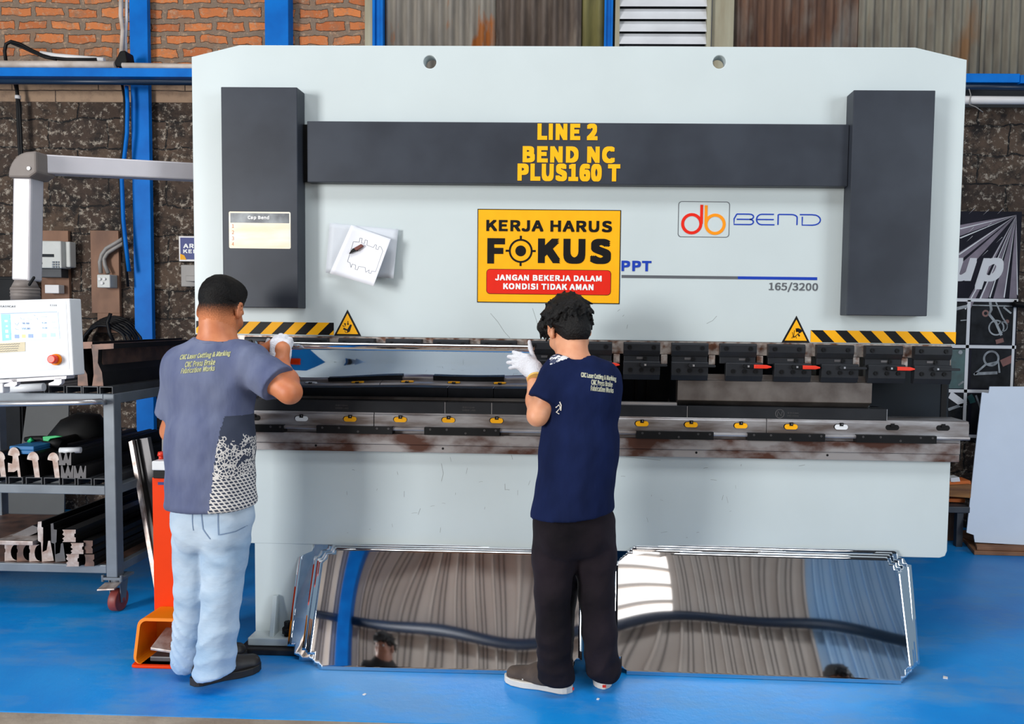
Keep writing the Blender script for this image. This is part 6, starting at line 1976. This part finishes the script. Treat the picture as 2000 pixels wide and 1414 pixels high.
def worker_left():
    pz = thing('person', 'worker in a faded grey blue T-shirt and pale blue jeans gripping the sheet', 'person', (-1.36, -.38, 0))
    c = A_(431, 606, -.345)
    H = frame(3, 27)
    Bx = frame(2)
    brt, bfw = Bx[0], Bx[1]
    neck0, neck1 = c + H[2] * -.055 + H[1] * -.022, A_(425, 672, -.39)
    chest, belly, pelv = A_(414, 745, -.395), A_(413, 860, -.40), A_(417, 975, -.395)
    shR, shL = A_(485, 708, -.42), A_(358, 714, -.40)
    elR, wrR = A_(566, 766, -.47), A_(549, 712, -.33)
    elL, wrL = A_(338, 842, -.33), A_(512, 690, -.262)
    hipR, hipL = A_(446, 1005, -.41), A_(384, 1005, -.38)
    knR, knL = A_(434, 1150, -.41), A_(378, 1150, -.365)
    anR, anL = A_(419, 1318, -.405), A_(372, 1292, -.31)
    body = head_prims(c, H) + [cap(c + H[2] * -.04 + H[1] * -.032, neck1, .053, .063, .03),
        cap(neck1 + V(0, 0, -.02), chest, .07, .13, .05, A=Bx, sq=.7), cap(chest, belly, .14, .125, .05, A=Bx, sq=.7), cap(belly, pelv, .125, .135, .05, A=Bx, sq=.75),
        cap(neck1 + V(0, 0, -.03), shR, .05, .052, .04), cap(neck1 + V(0, 0, -.03), shL, .05, .052, .04)]
    body += chain([shR, (shR + elR) / 2, elR], [.052, .050, .041], .03) + chain([elR, elR * .6 + wrR * .4, wrR], [.041, .043, .029], .02)
    body += chain([shL, elL, wrL], [.05, .04, .03], .03)
    for hp, kn, an in ((hipR, knR, A_(400, 1288, -.40)), (hipL, knL, A_(366, 1272, -.31))):
        body += chain([hp, kn, an], [.07, .05, .028], .03)
    body += [cap(wrR, wrR + V(0, .02, .06), .027, .03, .02), cap(wrL, wrL + V(.05, .0, .03), .027, .03, .02)]
    bo = field_object('body', body, .0062, ['skin_tan', 'hair_graded'], pz, None, 2)
    for p in bo.data.polygons:                  # shaved sides and nape
        t = np.array(p.center) + np.array(wloc(bo)) - c
        l = H @ t
        if l[1] < .02 + .3 * max(0, l[2]) and l[2] > -.075 and abs(l[0]) < .0785 + (.01 if l[2] > .03 else 0): p.material_index = 1
    make_eyes(pz, c, H)
    # hair: short crop above a faded band
    T = lambda x, y, z: c + x * H[0] + y * H[1] + z * H[2]
    hp = [ell(T(0, -.013, .045), (.0770, .0950, .0895), H, .02), ell(T(0, .03, .096), (.064, .055, .040), H, .03), plane(T(0, -.06, .006), tuple(-H[2] * .93 + H[1] * .30)), ell(T(0, .115, .01), (.075, .05, .05), H, .01, 's')]
    for sx in (-1, 1): hp.append(ell(T(sx * .088, .0, -.004), (.02, .03, .038), H, .006, 's'))
    ho = field_object('hair', hp, .0042, 'hair_graded', pz, lambda P: .0012 * wob(P, 190, 1.0) + .0012 * wob(P, 90, 2.0), 1)
    # shirt
    hem = A_(412, 986, -.40)
    sh = [cap(neck1 + V(0, .0, -.045), chest, .10, .152, .05, A=Bx, sq=.72), cap(chest, belly, .158, .152, .05, A=Bx, sq=.74), cap(belly - bfw * .004, pelv + V(0, 0, -.06) - bfw * .014, .152, .162, .05, A=Bx, sq=.92),
          cap(neck1 + V(0, 0, -.045), shR, .062, .068, .04), cap(neck1 + V(0, 0, -.045), shL, .062, .066, .04)]
    slR, slL = shR + (elR - shR) * .72, shL + (elL - shL) * .75
    sh += [clipped(cap(shR, slR + (elR - shR) * .2, .070, .076, .03), slR, elR - shR), clipped(cap(shL, slL + (elL - shL) * .2, .068, .072, .03), slL, elL - shL)]
    sh += [cap(neck1 + V(0, 0, -.01) + bfw * .008, neck1 + V(0, 0, .12), .073, .09, .004, 's'), plane(hem, (0, 0, -1))]
    def fold(P):
        t = (P - belly)
        u = t @ brt
        z = P[:, 2]
        f = .008 * (np.abs(np.sin(13 * u + 6 * (z - .9) + 1.2 * np.sin(5 * z))) - .6) * np.clip((1.25 - z) / .3, 0, 1)
        f += .003 * wob(P, 22, .7)
        arm = np.linalg.norm(P - shR, axis=1)
        f += .004 * np.sin(70 * ((P - shR) @ ((elR - shR) / np.linalg.norm(elR - shR))) + 20 * u) * np.clip(1 - arm / .2, 0, 1)
        hemz = z - hem[2]
        return f - .002 * (np.abs(hemz - .018) < .008)
    so = field_object('shirt', sh, .0062, ['shirt_grey_blue', 'batik'], pz, fold, 2)
    for p in so.data.polygons:                  # patterned side panel
        q = np.array(p.center) + np.array(wloc(so))
        t = q - belly
        p.material_index = 1 if (q[2] < 1.06 and t @ brt > .062 + .10 * (q[2] - .70) and np.linalg.norm((q - elR)[:2]) > .12) else 0
    bv = surf(so)
    collar(so, bv, neck1 + bfw * .008, .077, 'shirt_grey_blue')
    tx = lettering('back_print', [pxline(s_, x0, y0, x1, y1, -.6, .035, .12) for s_, x0, y0, x1, y1 in (('CNC Laser Cutting & Marking', 316, 690, 419, 705), ('CNC Press Brake', 331, 705, 391, 718), ('Fabrication Works', 325, 718, 392, 730))], 'print_pale', so)
    for v in tx.data.vertices:                  # lines climb toward the raised shoulder
        p = v.co + wloc(tx); v.co.z += (p.x - A_(368, 700, -.6)[0]) * .10
    wrap(tx, bv)
    # jeans
    top = A_(412, 950, -.40)
    tr = [cap(top, pelv + V(0, 0, -.05), .136, .142, .04, A=Bx, sq=.78), ell(pelv + V(0, 0, -.10) - bfw * .05 + brt * .055, (.076, .07, .10), Bx, .04), ell(pelv + V(0, 0, -.10) - bfw * .045 - brt * .058, (.072, .066, .10), Bx, .04)]
    for hp, kn, an, rr in ((hipR, knR, anR, 1.0), (hipL, knL, anL, .95)):
        tr += chain([hp, (hp + kn) / 2, kn, (kn + an) / 2, an + V(0, 0, .02)], [.092 * rr, .082 * rr, .072 * rr, .069 * rr, .076 * rr], .015)
    tr += [plane((-1.40, -.40, .042), (.22, -.0, -1))]
    def jf(P):
        x, z = P[:, 0], P[:, 2]
        w = np.sin(46 * z + 18 * x + 2.6 * np.sin(9 * x + 7 * z) + 1.8 * np.sin(21 * x))
        f = .008 * (np.abs(w) ** .7 - .65) * np.clip((.46 - z) / .25, .15, 1)
        f += .006 * (np.abs(np.sin(22 * (x + .6 * z) + 2 * np.sin(11 * z))) - .6) * np.clip((z - .35) / .15, .2, 1)
        return f + .0015 * wob(P, 26, 2.2)
    tro = field_object('jeans', tr, .0065, 'denim_pale', pz, jf, 2)
    bt = surf(tro)
    m = MB()
    def dense(pts, n=10):
        return [(a[0] + (b[0] - a[0]) * k / n, a[1] + (b[1] - a[1]) * k / n) for a, b in zip(pts, pts[1:]) for k in range(n)] + [pts[-1]]
    def seam(pts, w):
        q = dense(pts)
        v = [at(x, y, -.6) for x, y in q]
        L, R_ = [], []
        for i_, p in enumerate(v):
            t = (v[min(i_ + 1, len(v) - 1)] - v[max(i_ - 1, 0)]).normalized()
            s_ = Vector((-t.z, 0, t.x)) * w / 2
            L.append(p + s_); R_.append(p - s_)
        for i_ in range(len(v) - 1): m.poly([L[i_], L[i_ + 1], R_[i_ + 1], R_[i_]])
    seam(((400, 992), (436, 996), (464, 1024), (457, 1044), (430, 1056), (404, 1058), (398, 992)), .0035)
    seam(((400, 1000), (436, 1004)), .0022)
    seam(((366, 992), (368, 1020), (374, 1046), (388, 1066)), .004)
    seam(((348, 1000), (350, 1030), (352, 1050)), .003)
    seam(((462, 1060), (458, 1120), (452, 1200), (446, 1290)), .003)
    sm_ = m.build('seams', 'denim_seam', tro)
    wrap(sm_, bt, .0015)
    # shoes
    shoe(pz, atz(371, 1338) + Vector((.0, .0, 0)), atz(510, 1306), 'shoe', 'shoe_dark', 'sole_dark', .030, 1.08, .095)
    shoe(pz, atz(340, 1306) + Vector((0, .01, 0)), atz(340, 1306) + Vector((.245, .12, 0)), 'shoe', 'shoe_dark', 'sole_dark', .030, 1.05, .075)
    # gloves
    Yd, Zd = V(-.06, .18, .98), V(.0, -.98, .18); Yd /= np.linalg.norm(Yd); Zd /= np.linalg.norm(Zd)
    Xd = V(-1, 0, -.06); Xd /= np.linalg.norm(Xd)
    wR = A_(548, 708, -.315)
    gl = hand_prims(wR, Xd, Yd, Zd, [(52, 78, 60)] * 4, [A_(528, 690, -.27), A_(522, 674, -.252), A_(524, 664, -.25)], .0118, .92, (2, 0, -2, -4))
    gl += [cap(wR - Yd * .012, wR + Yd * .02, .036, .034, .01)]
    go = field_object('glove', gl, .0042, 'glove_white', pz, lambda P: .0006 * np.sin(900 * P[:, 2]), 1)
    wl = A_(512, 694, -.285)
    Yl, Zl = V(.55, .25, .8), V(-.1, -.95, .3); Yl /= np.linalg.norm(Yl); Zl -= Yl * (Zl @ Yl); Zl /= np.linalg.norm(Zl)
    Xl = np.cross(Yl, Zl)
    gl2 = hand_prims(wl + V(-.045, 0, -.05), Xl, Yl, Zl, [(40, 60, 40)] * 4, [A_(520, 690, -.26), A_(527, 676, -.256), A_(531, 670, -.254)], .0115, .85, (4, 0, -3, -6))
    g2 = field_object('glove', gl2, .0042, 'glove_grubby', pz, None, 1)
    g2['label'] = 'grubby glove of the far hand'
    return pz


# ---------------------------------------------------------------- worker on the right
def frame(yaw, pitch=0, roll=0):               # rows right, forward, up; yaw clockwise from +Y, pitch down
    a, p = math.radians(yaw), math.radians(pitch)
    rt, fw = V(math.cos(a), -math.sin(a), 0), V(math.sin(a), math.cos(a), 0)
    up = V(0, 0, 1)
    f2, u2 = fw * math.cos(p) - up * math.sin(p), fw * math.sin(p) + up * math.cos(p)
    r = math.radians(roll)
    return np.array([rt * math.cos(r) - u2 * math.sin(r), f2, rt * math.sin(r) + u2 * math.cos(r)])


def worker_right():
    pz = thing('person', 'worker in a navy T-shirt and black trousers steadying the sheet', 'person', (.03, -.36, 0))
    c = A_(1111, 644, -.325)
    H = frame(-24, 30, -4)
    Bx = frame(-18)
    brt, bfw = Bx[0], Bx[1]
    neck1 = A_(1119, 708, -.385)
    chest, belly, pelv = A_(1137, 770, -.395), A_(1131, 880, -.40), A_(1116, 992, -.40)
    shL, shR = A_(1092, 732, -.43), A_(1176, 740, -.36)
    elL, wrL = A_(1050, 812, -.475), A_(1043, 738, -.315)
    elR, wrR = V(.135, -.21, 1.06), V(.09, -.11, 1.12)
    hipL, hipR = A_(1085, 1020, -.40), A_(1158, 1020, -.37)
    knL, knR = A_(1079, 1155, -.40), A_(1165, 1155, -.355)
    anL, anR = A_(1083, 1318, -.37), A_(1176, 1308, -.325)
    body = head_prims(c, H) + [cap(c + H[2] * -.045 + H[1] * -.028, neck1, .050, .054, .03), cap(neck1 + V(0, 0, -.02), chest, .06, .11, .05, A=Bx, sq=.7), cap(chest, belly, .12, .11, .05, A=Bx, sq=.7), cap(belly, pelv, .11, .12, .05, A=Bx, sq=.75),
        cap(neck1 + V(0, 0, -.03), shL, .045, .045, .04), cap(neck1 + V(0, 0, -.03), shR, .045, .045, .04)]
    body += chain([shL, (shL + elL) / 2, elL], [.046, .044, .036], .03) + chain([elL, elL * .6 + wrL * .4, wrL], [.036, .036, .025], .02)
    body += chain([shR, elR, wrR], [.044, .036, .026], .03) + [cap(wrL, wrL + V(-.03, .03, .05), .024, .026, .02), cap(wrR, wrR + V(-.03, .03, .05), .024, .026, .02)]
    for hp, kn, an in ((hipL, knL, anL), (hipR, knR, anR)): body += chain([hp, kn, an], [.07, .048, .034], .03)
    field_object('body', body, .0062, 'skin_light', pz, None, 2)
    make_eyes(pz, c, H)
    T = lambda x, y, z: c + x * H[0] + y * H[1] + z * H[2]
    hp = [ell(T(0, -.014, .046), (.083, .102, .090), H, .02), ell(T(0, .06, .085), (.062, .05, .045), H, .03), ell(T(-.03, .1, .07), (.05, .03, .035), H, .02), ell(T(0, -.050, -.028), (.060, .056, .058), H, .03)]
    hp += locks(c, H, 170, 9, lambda p: -.03 + .4 * max(0, p[1]), .011, .055, 1.3)
    for i in range(10):                          # fringe falling over the brow
        u = -.06 + .012 * i
        hp.append(cap(T(u, .09, .085), T(u - .008 + .004 * (i % 3), .118, .03 - .008 * (i % 2)), .011, .004, .008))
    hp += [plane(T(0, -.06, -.076), tuple(-H[2] * .95 + H[1] * .42)), ell(T(0, .11, -.01), (.075, .05, .045), H, .01, 's')]
    for sx in (-1, 1): hp.append(ell(T(sx * .088, .006, -.012), (.022, .03, .036), H, .006, 's'))
    field_object('hair', hp, .0042, 'hair_black', pz, lambda P: .0022 * wob(P, 150, 2.0), 1)
    hem = A_(1112, 1000, -.40)
    sh = [cap(neck1 + V(0, 0, -.05), chest, .085, .135, .05, A=Bx, sq=.72), cap(chest, belly, .145, .142, .05, A=Bx, sq=.74), cap(belly - bfw * .004, pelv + V(-.004, 0, -.05) - bfw * .014, .142, .158, .05, A=Bx, sq=.92),
          cap(neck1 + V(0, 0, -.045), shL, .055, .060, .04), cap(neck1 + V(0, 0, -.045), shR, .055, .060, .04)]
    slL, slR = shL + (elL - shL) * .68, shR + (elR - shR) * .7
    sh += [clipped(cap(shL, slL + (elL - shL) * .22, .062, .071, .03), slL, elL - shL), clipped(cap(shR, slR + (elR - shR) * .2, .058, .064, .03), slR, elR - shR)]
    sh += [cap(neck1 + V(0, 0, -.012) + bfw * .01, neck1 + V(0, 0, .12), .064, .08, .004, 's'), plane(hem, (.08, 0, -1))]
    def fold(P):
        t = P - belly
        u, z = t @ brt, P[:, 2]
        f = .008 * (np.abs(np.sin(12 * u - 5 * (z - .9) + 1.0 * np.sin(6 * z) + 1)) - .6) * np.clip((1.22 - z) / .3, 0, 1) + .003 * wob(P, 22, 4.7)
        arm = np.linalg.norm(P - shL, axis=1)
        f += .004 * np.sin(60 * ((P - shL) @ ((elL - shL) / np.linalg.norm(elL - shL))) - 25 * u) * np.clip(1 - arm / .18, 0, 1)
        return f
    so = field_object('shirt', sh, .0062, ['shirt_navy', 'yoke_print'], pz, fold, 2)
    bv = surf(so)
    collar(so, bv, neck1 + bfw * .01, .068, 'shirt_navy')
    tx = lettering('back_print', [pxline(s_, x0, y0, x1, y1, -.6, .035, .0) for s_, x0, y0, x1, y1 in (('CNC Laser Cutting & Marking', 1134, 734, 1207, 748), ('CNC Press Brake', 1155, 746, 1199, 758), ('Fabrication Works', 1154, 758, 1201, 770))], 'print_cream', so)
    x0 = A_(1134, 700, -.6)[0]
    for v in tx.data.vertices:
        p = v.co + wloc(tx); v.co.z -= (p.x - x0) * .09 + (p.x - x0) ** 2 * .4 - .006
    wrap(tx, bv)
    m = MB()                                     # pale pattern on the near shoulder and under the arm
    rnd = random.Random(4)
    for p in so.data.polygons:
        q = Vector(p.center) + wloc(so)
        d = R_cam.transposed() @ (q - CAM)
        px, py = CX + F * d.x / d.y, 707 - F * d.z / d.y
        if 1074 < px < 1122 and py < 712 - (px - 1077) * .40: p.material_index = 1
    for pts in (((1083, 802), (1090, 796), (1092, 803), (1084, 812), (1090, 815)), ((1091, 790), (1094, 797), (1093, 808))): m.ribbon([at(x, y, -.6) for x, y in pts], .004, .001)
    pt_ = m.build('side_print', 'sole_white', so); wrap(pt_, bv, .002)
    top = A_(1116, 965, -.40)
    tr = [cap(top, pelv + V(0, 0, -.04), .128, .142, .04, A=Bx, sq=.76), ell(pelv + V(0, 0, -.09) - bfw * .045 + brt * .055, (.072, .066, .09), Bx, .05), ell(pelv + V(0, 0, -.09) - bfw * .045 - brt * .055, (.072, .066, .09), Bx, .05)]
    for hp_, kn, an, rr in ((hipL, knL, anL, 1.0), (hipR, knR, anR, 1.02)):
        tr += chain([hp_, (hp_ + kn) / 2, kn, (kn + an) / 2, an + V(0, 0, .02)], [.086 * rr, .078 * rr, .068 * rr, .064 * rr, .066 * rr], .02)
    tr += [plane((0, 0, .035), (0, 0, -1))]
    tr += [cap(anL + V(.03, .0, .0), anL + V(-.02, .02, -.01), .05, .04, .02), cap(anR + V(.02, 0, 0), anR + V(.01, .03, -.01), .055, .04, .02), plane((0, 0, .04), (0, 0, -1))]
    def jf(P):
        x, z = P[:, 0], P[:, 2]
        w = np.sin(40 * z - 20 * x + 2.4 * np.sin(10 * x + 8 * z))
        f = .006 * (np.abs(w) - .6) * np.clip((.34 - z) / .25, .1, 1)
        return f + .006 * (np.abs(np.sin(20 * (x - .5 * z) + 2 * np.sin(10 * z))) - .6) * np.clip((z - .3) / .15, .15, 1) + .001 * wob(P, 26, 5.2)
    field_object('trousers', tr, .0065, 'trouser_black', pz, jf, 2)
    s1, pt, _ = shoe(pz, atz(1118, 1352), atz(986, 1328), 'shoe', 'shoe_brown', 'sole_white', .027, .96, .06)
    lace(s1, pt)
    q = atz(1180, 1347)
    s2, pt2, _ = shoe(pz, q, q + Vector((-.035, .235, 0)), 'shoe', 'shoe_brown', 'sole_white', .027, .92, .06)
    for p_, off in ((pt(.004, .014, 0), (0, 0)), (pt2(-.002, .014, .0), (0, 0))):
        MB().obox(Vector(p_), Vector((.007, 0, 0)), Vector((0, .002, 0)), Vector((0, 0, .005))).build('heel_tab', 'lever_red', s1 if off == (0, 0) and p_ is not None and abs(p_[0] - pt(0, 0)[0]) < .05 else s2)
    # open glove: thumb up, fingers pointing left
    w = A_(1046, 730, -.315)
    Yd = V(-.72, .10, .66); Yd /= np.linalg.norm(Yd)
    Zd = V(-.06, -.97, .12); Zd -= Yd * (Zd @ Yd); Zd /= np.linalg.norm(Zd)
    Xd = np.cross(Yd, Zd)
    if Xd[2] < 0: Xd = -Xd
    gl = hand_prims(w, Xd, Yd, Zd, [(6, 12, 10), (10, 14, 12), (16, 16, 12), (22, 18, 12)], [A_(1042, 700, -.285), A_(1036, 680, -.268), A_(1034, 667, -.262)], .0105, .80, (-26, -36, -44, -50), .008)
    dv = (elL - wrL) / np.linalg.norm(elL - wrL)
    gl += [cap(w + dv * .032, w + V(-.004, .01, .02), .033, .031, .012), plane(w + dv * .034, dv)]
    go = field_object('glove', gl, .004, 'glove_white', pz, lambda P: .0006 * np.sin(900 * P[:, 2]), 1)
    cw = Vector(w + dv * .034); dv = Vector(dv)
    m = MB(); m.cyl(cw - dv * .006, cw + dv * .003, .0348, .0345, 24); m.build('cuff_trim', 'cuff_yellow', go)
    w2 = wrR
    gl = hand_prims(w2, V(-.6, 0, .8), V(-.5, .4, .4) / np.linalg.norm([.5, .4, .4]), V(.3, -.9, .3) / np.linalg.norm([.3, .9, .3]), [(30, 40, 30)] * 4, [w2 + V(-.02, .0, .05), w2 + V(-.03, .01, .08)], .0105, .85)
    field_object('glove', gl, .005, 'glove_white', pz, None, 1)
    return pz


# ---------------------------------------------------------------- people behind the camera, seen only in the polished sheets
def bystander(x, y, yaw, hscale, label):
    pz = thing('person', label, 'person', (x, y, 0))
    h = 1.66 * hscale
    O = V(x, y, 0)
    Bx = frame(yaw); rt, fw = Bx[0], Bx[1]
    Q = lambda a, b, z: O + rt * a * hscale + fw * b * hscale + V(0, 0, z * hscale)
    c = Q(0, .02, 1.535)
    H = frame(yaw - 30, 14)
    body = head_prims(c, H) + [cap(c + H[2] * -.045 - H[1] * .026, Q(0, 0, 1.40), .052, .058, .03), cap(Q(0, 0, 1.36), Q(0, 0, 1.15), .11, .125, .05, A=Bx, sq=.7), cap(Q(0, 0, 1.15), Q(0, 0, .86), .12, .13, .05, A=Bx, sq=.72), cap(Q(0, 0, 1.37), Q(-.17, 0, 1.33), .05, .05, .03), cap(Q(0, 0, 1.37), Q(.17, 0, 1.33), .05, .05, .03)]
    for s in (-1, 1):
        body += chain([Q(s * .17, 0, 1.33), Q(s * .22, -.02, 1.06), Q(s * .21, .06, .83)], [.047, .037, .027], .03)
        wr = Q(s * .21, .06, .83)
        dn = V(0, 0, -1) * .95 + fw * .3; dn /= np.linalg.norm(dn)
        body += hand_prims(wr, fw * .95 + V(0, 0, .3), dn, rt * s, [(12, 18, 14)] * 4, [wr + fw * .03 + dn * .05, wr + fw * .038 + dn * .085], .0085, .92)
        body += chain([Q(s * .09, 0, .84), Q(s * .095, .01, .47), Q(s * .1, -.01, .07)], [.078, .053, .038], .03)
    field_object('body', body, .0075, 'skin_brown', pz, None, 2)
    make_eyes(pz, c, H)
    T = lambda a, b, z: c + a * H[0] + b * H[1] + z * H[2]
    hp = [ell(T(0, -.014, .046), (.081, .10, .088), H, .02), ell(T(0, .05, .09), (.06, .05, .04), H, .03)] + locks(c, H, 80, 3, lambda p: .02, .010, .05, 1.0)
    for i in range(11):
        u = -.06 + .012 * i
        hp.append(cap(T(u, .08, .085), T(u + .006, .112, .040), .011, .005, .008))
    hp += [plane(T(0, -.03, -.005), tuple(-H[2] * .97 + H[1] * .25)), ell(T(0, .11, -.012), (.075, .05, .042), H, .01, 's')]
    field_object('hair', hp, .005, 'hair_black', pz, None, 1)
    sh = [cap(Q(0, 0, 1.36), Q(0, 0, 1.15), .125, .145, .05, A=Bx, sq=.74), cap(Q(0, 0, 1.15), Q(0, 0, .80), .145, .155, .05, A=Bx, sq=.76)]
    for s in (-1, 1):
        a_, b_ = Q(s * .17, 0, 1.33), Q(s * .22, -.02, 1.06)
        sh += [cap(Q(0, 0, 1.36), a_, .06, .06, .04)] + [clipped(cap(a_, b_, .062, .066, .03), a_ + (b_ - a_) * .7, b_ - a_)]
    sh += [cap(Q(0, .012, 1.385), Q(0, .02, 1.5), .064, .085, .004, 's'), plane(Q(0, 0, .82), (0, 0, -1))]
    field_object('shirt', sh, .0085, 'shirt_black', pz, lambda P: .004 * wob(P, 18, 1.0), 2)
    tr = [cap(Q(0, 0, .93), Q(0, 0, .84), .135, .14, .04, A=Bx, sq=.78)]
    for s in (-1, 1): tr += chain([Q(s * .085, 0, .84), Q(s * .095, .01, .47), Q(s * .1, -.01, .06)], [.095, .075, .065], .02)
    tr += [plane((0, 0, .035), (0, 0, -1))]
    field_object('trousers', tr, .0085, 'trouser_black', pz, lambda P: .004 * wob(P, 16, 3.0), 2)
    for s in (-1, 1):
        hl = Q(s * .1, -.06, 0); hl[2] = 0
        shoe(pz, hl, hl + fw * .25, 'shoe', 'shoe_dark', 'sole_dark')


worker_left()
worker_right()
bystander(-1.52, -3.52, 12, .97, 'person in a black T-shirt behind the camera, mirrored in the left polished stack')
bystander(2.02, -3.6, -30, .835, 'shorter person behind the camera, only hair and brow mirrored in the right polished stack')
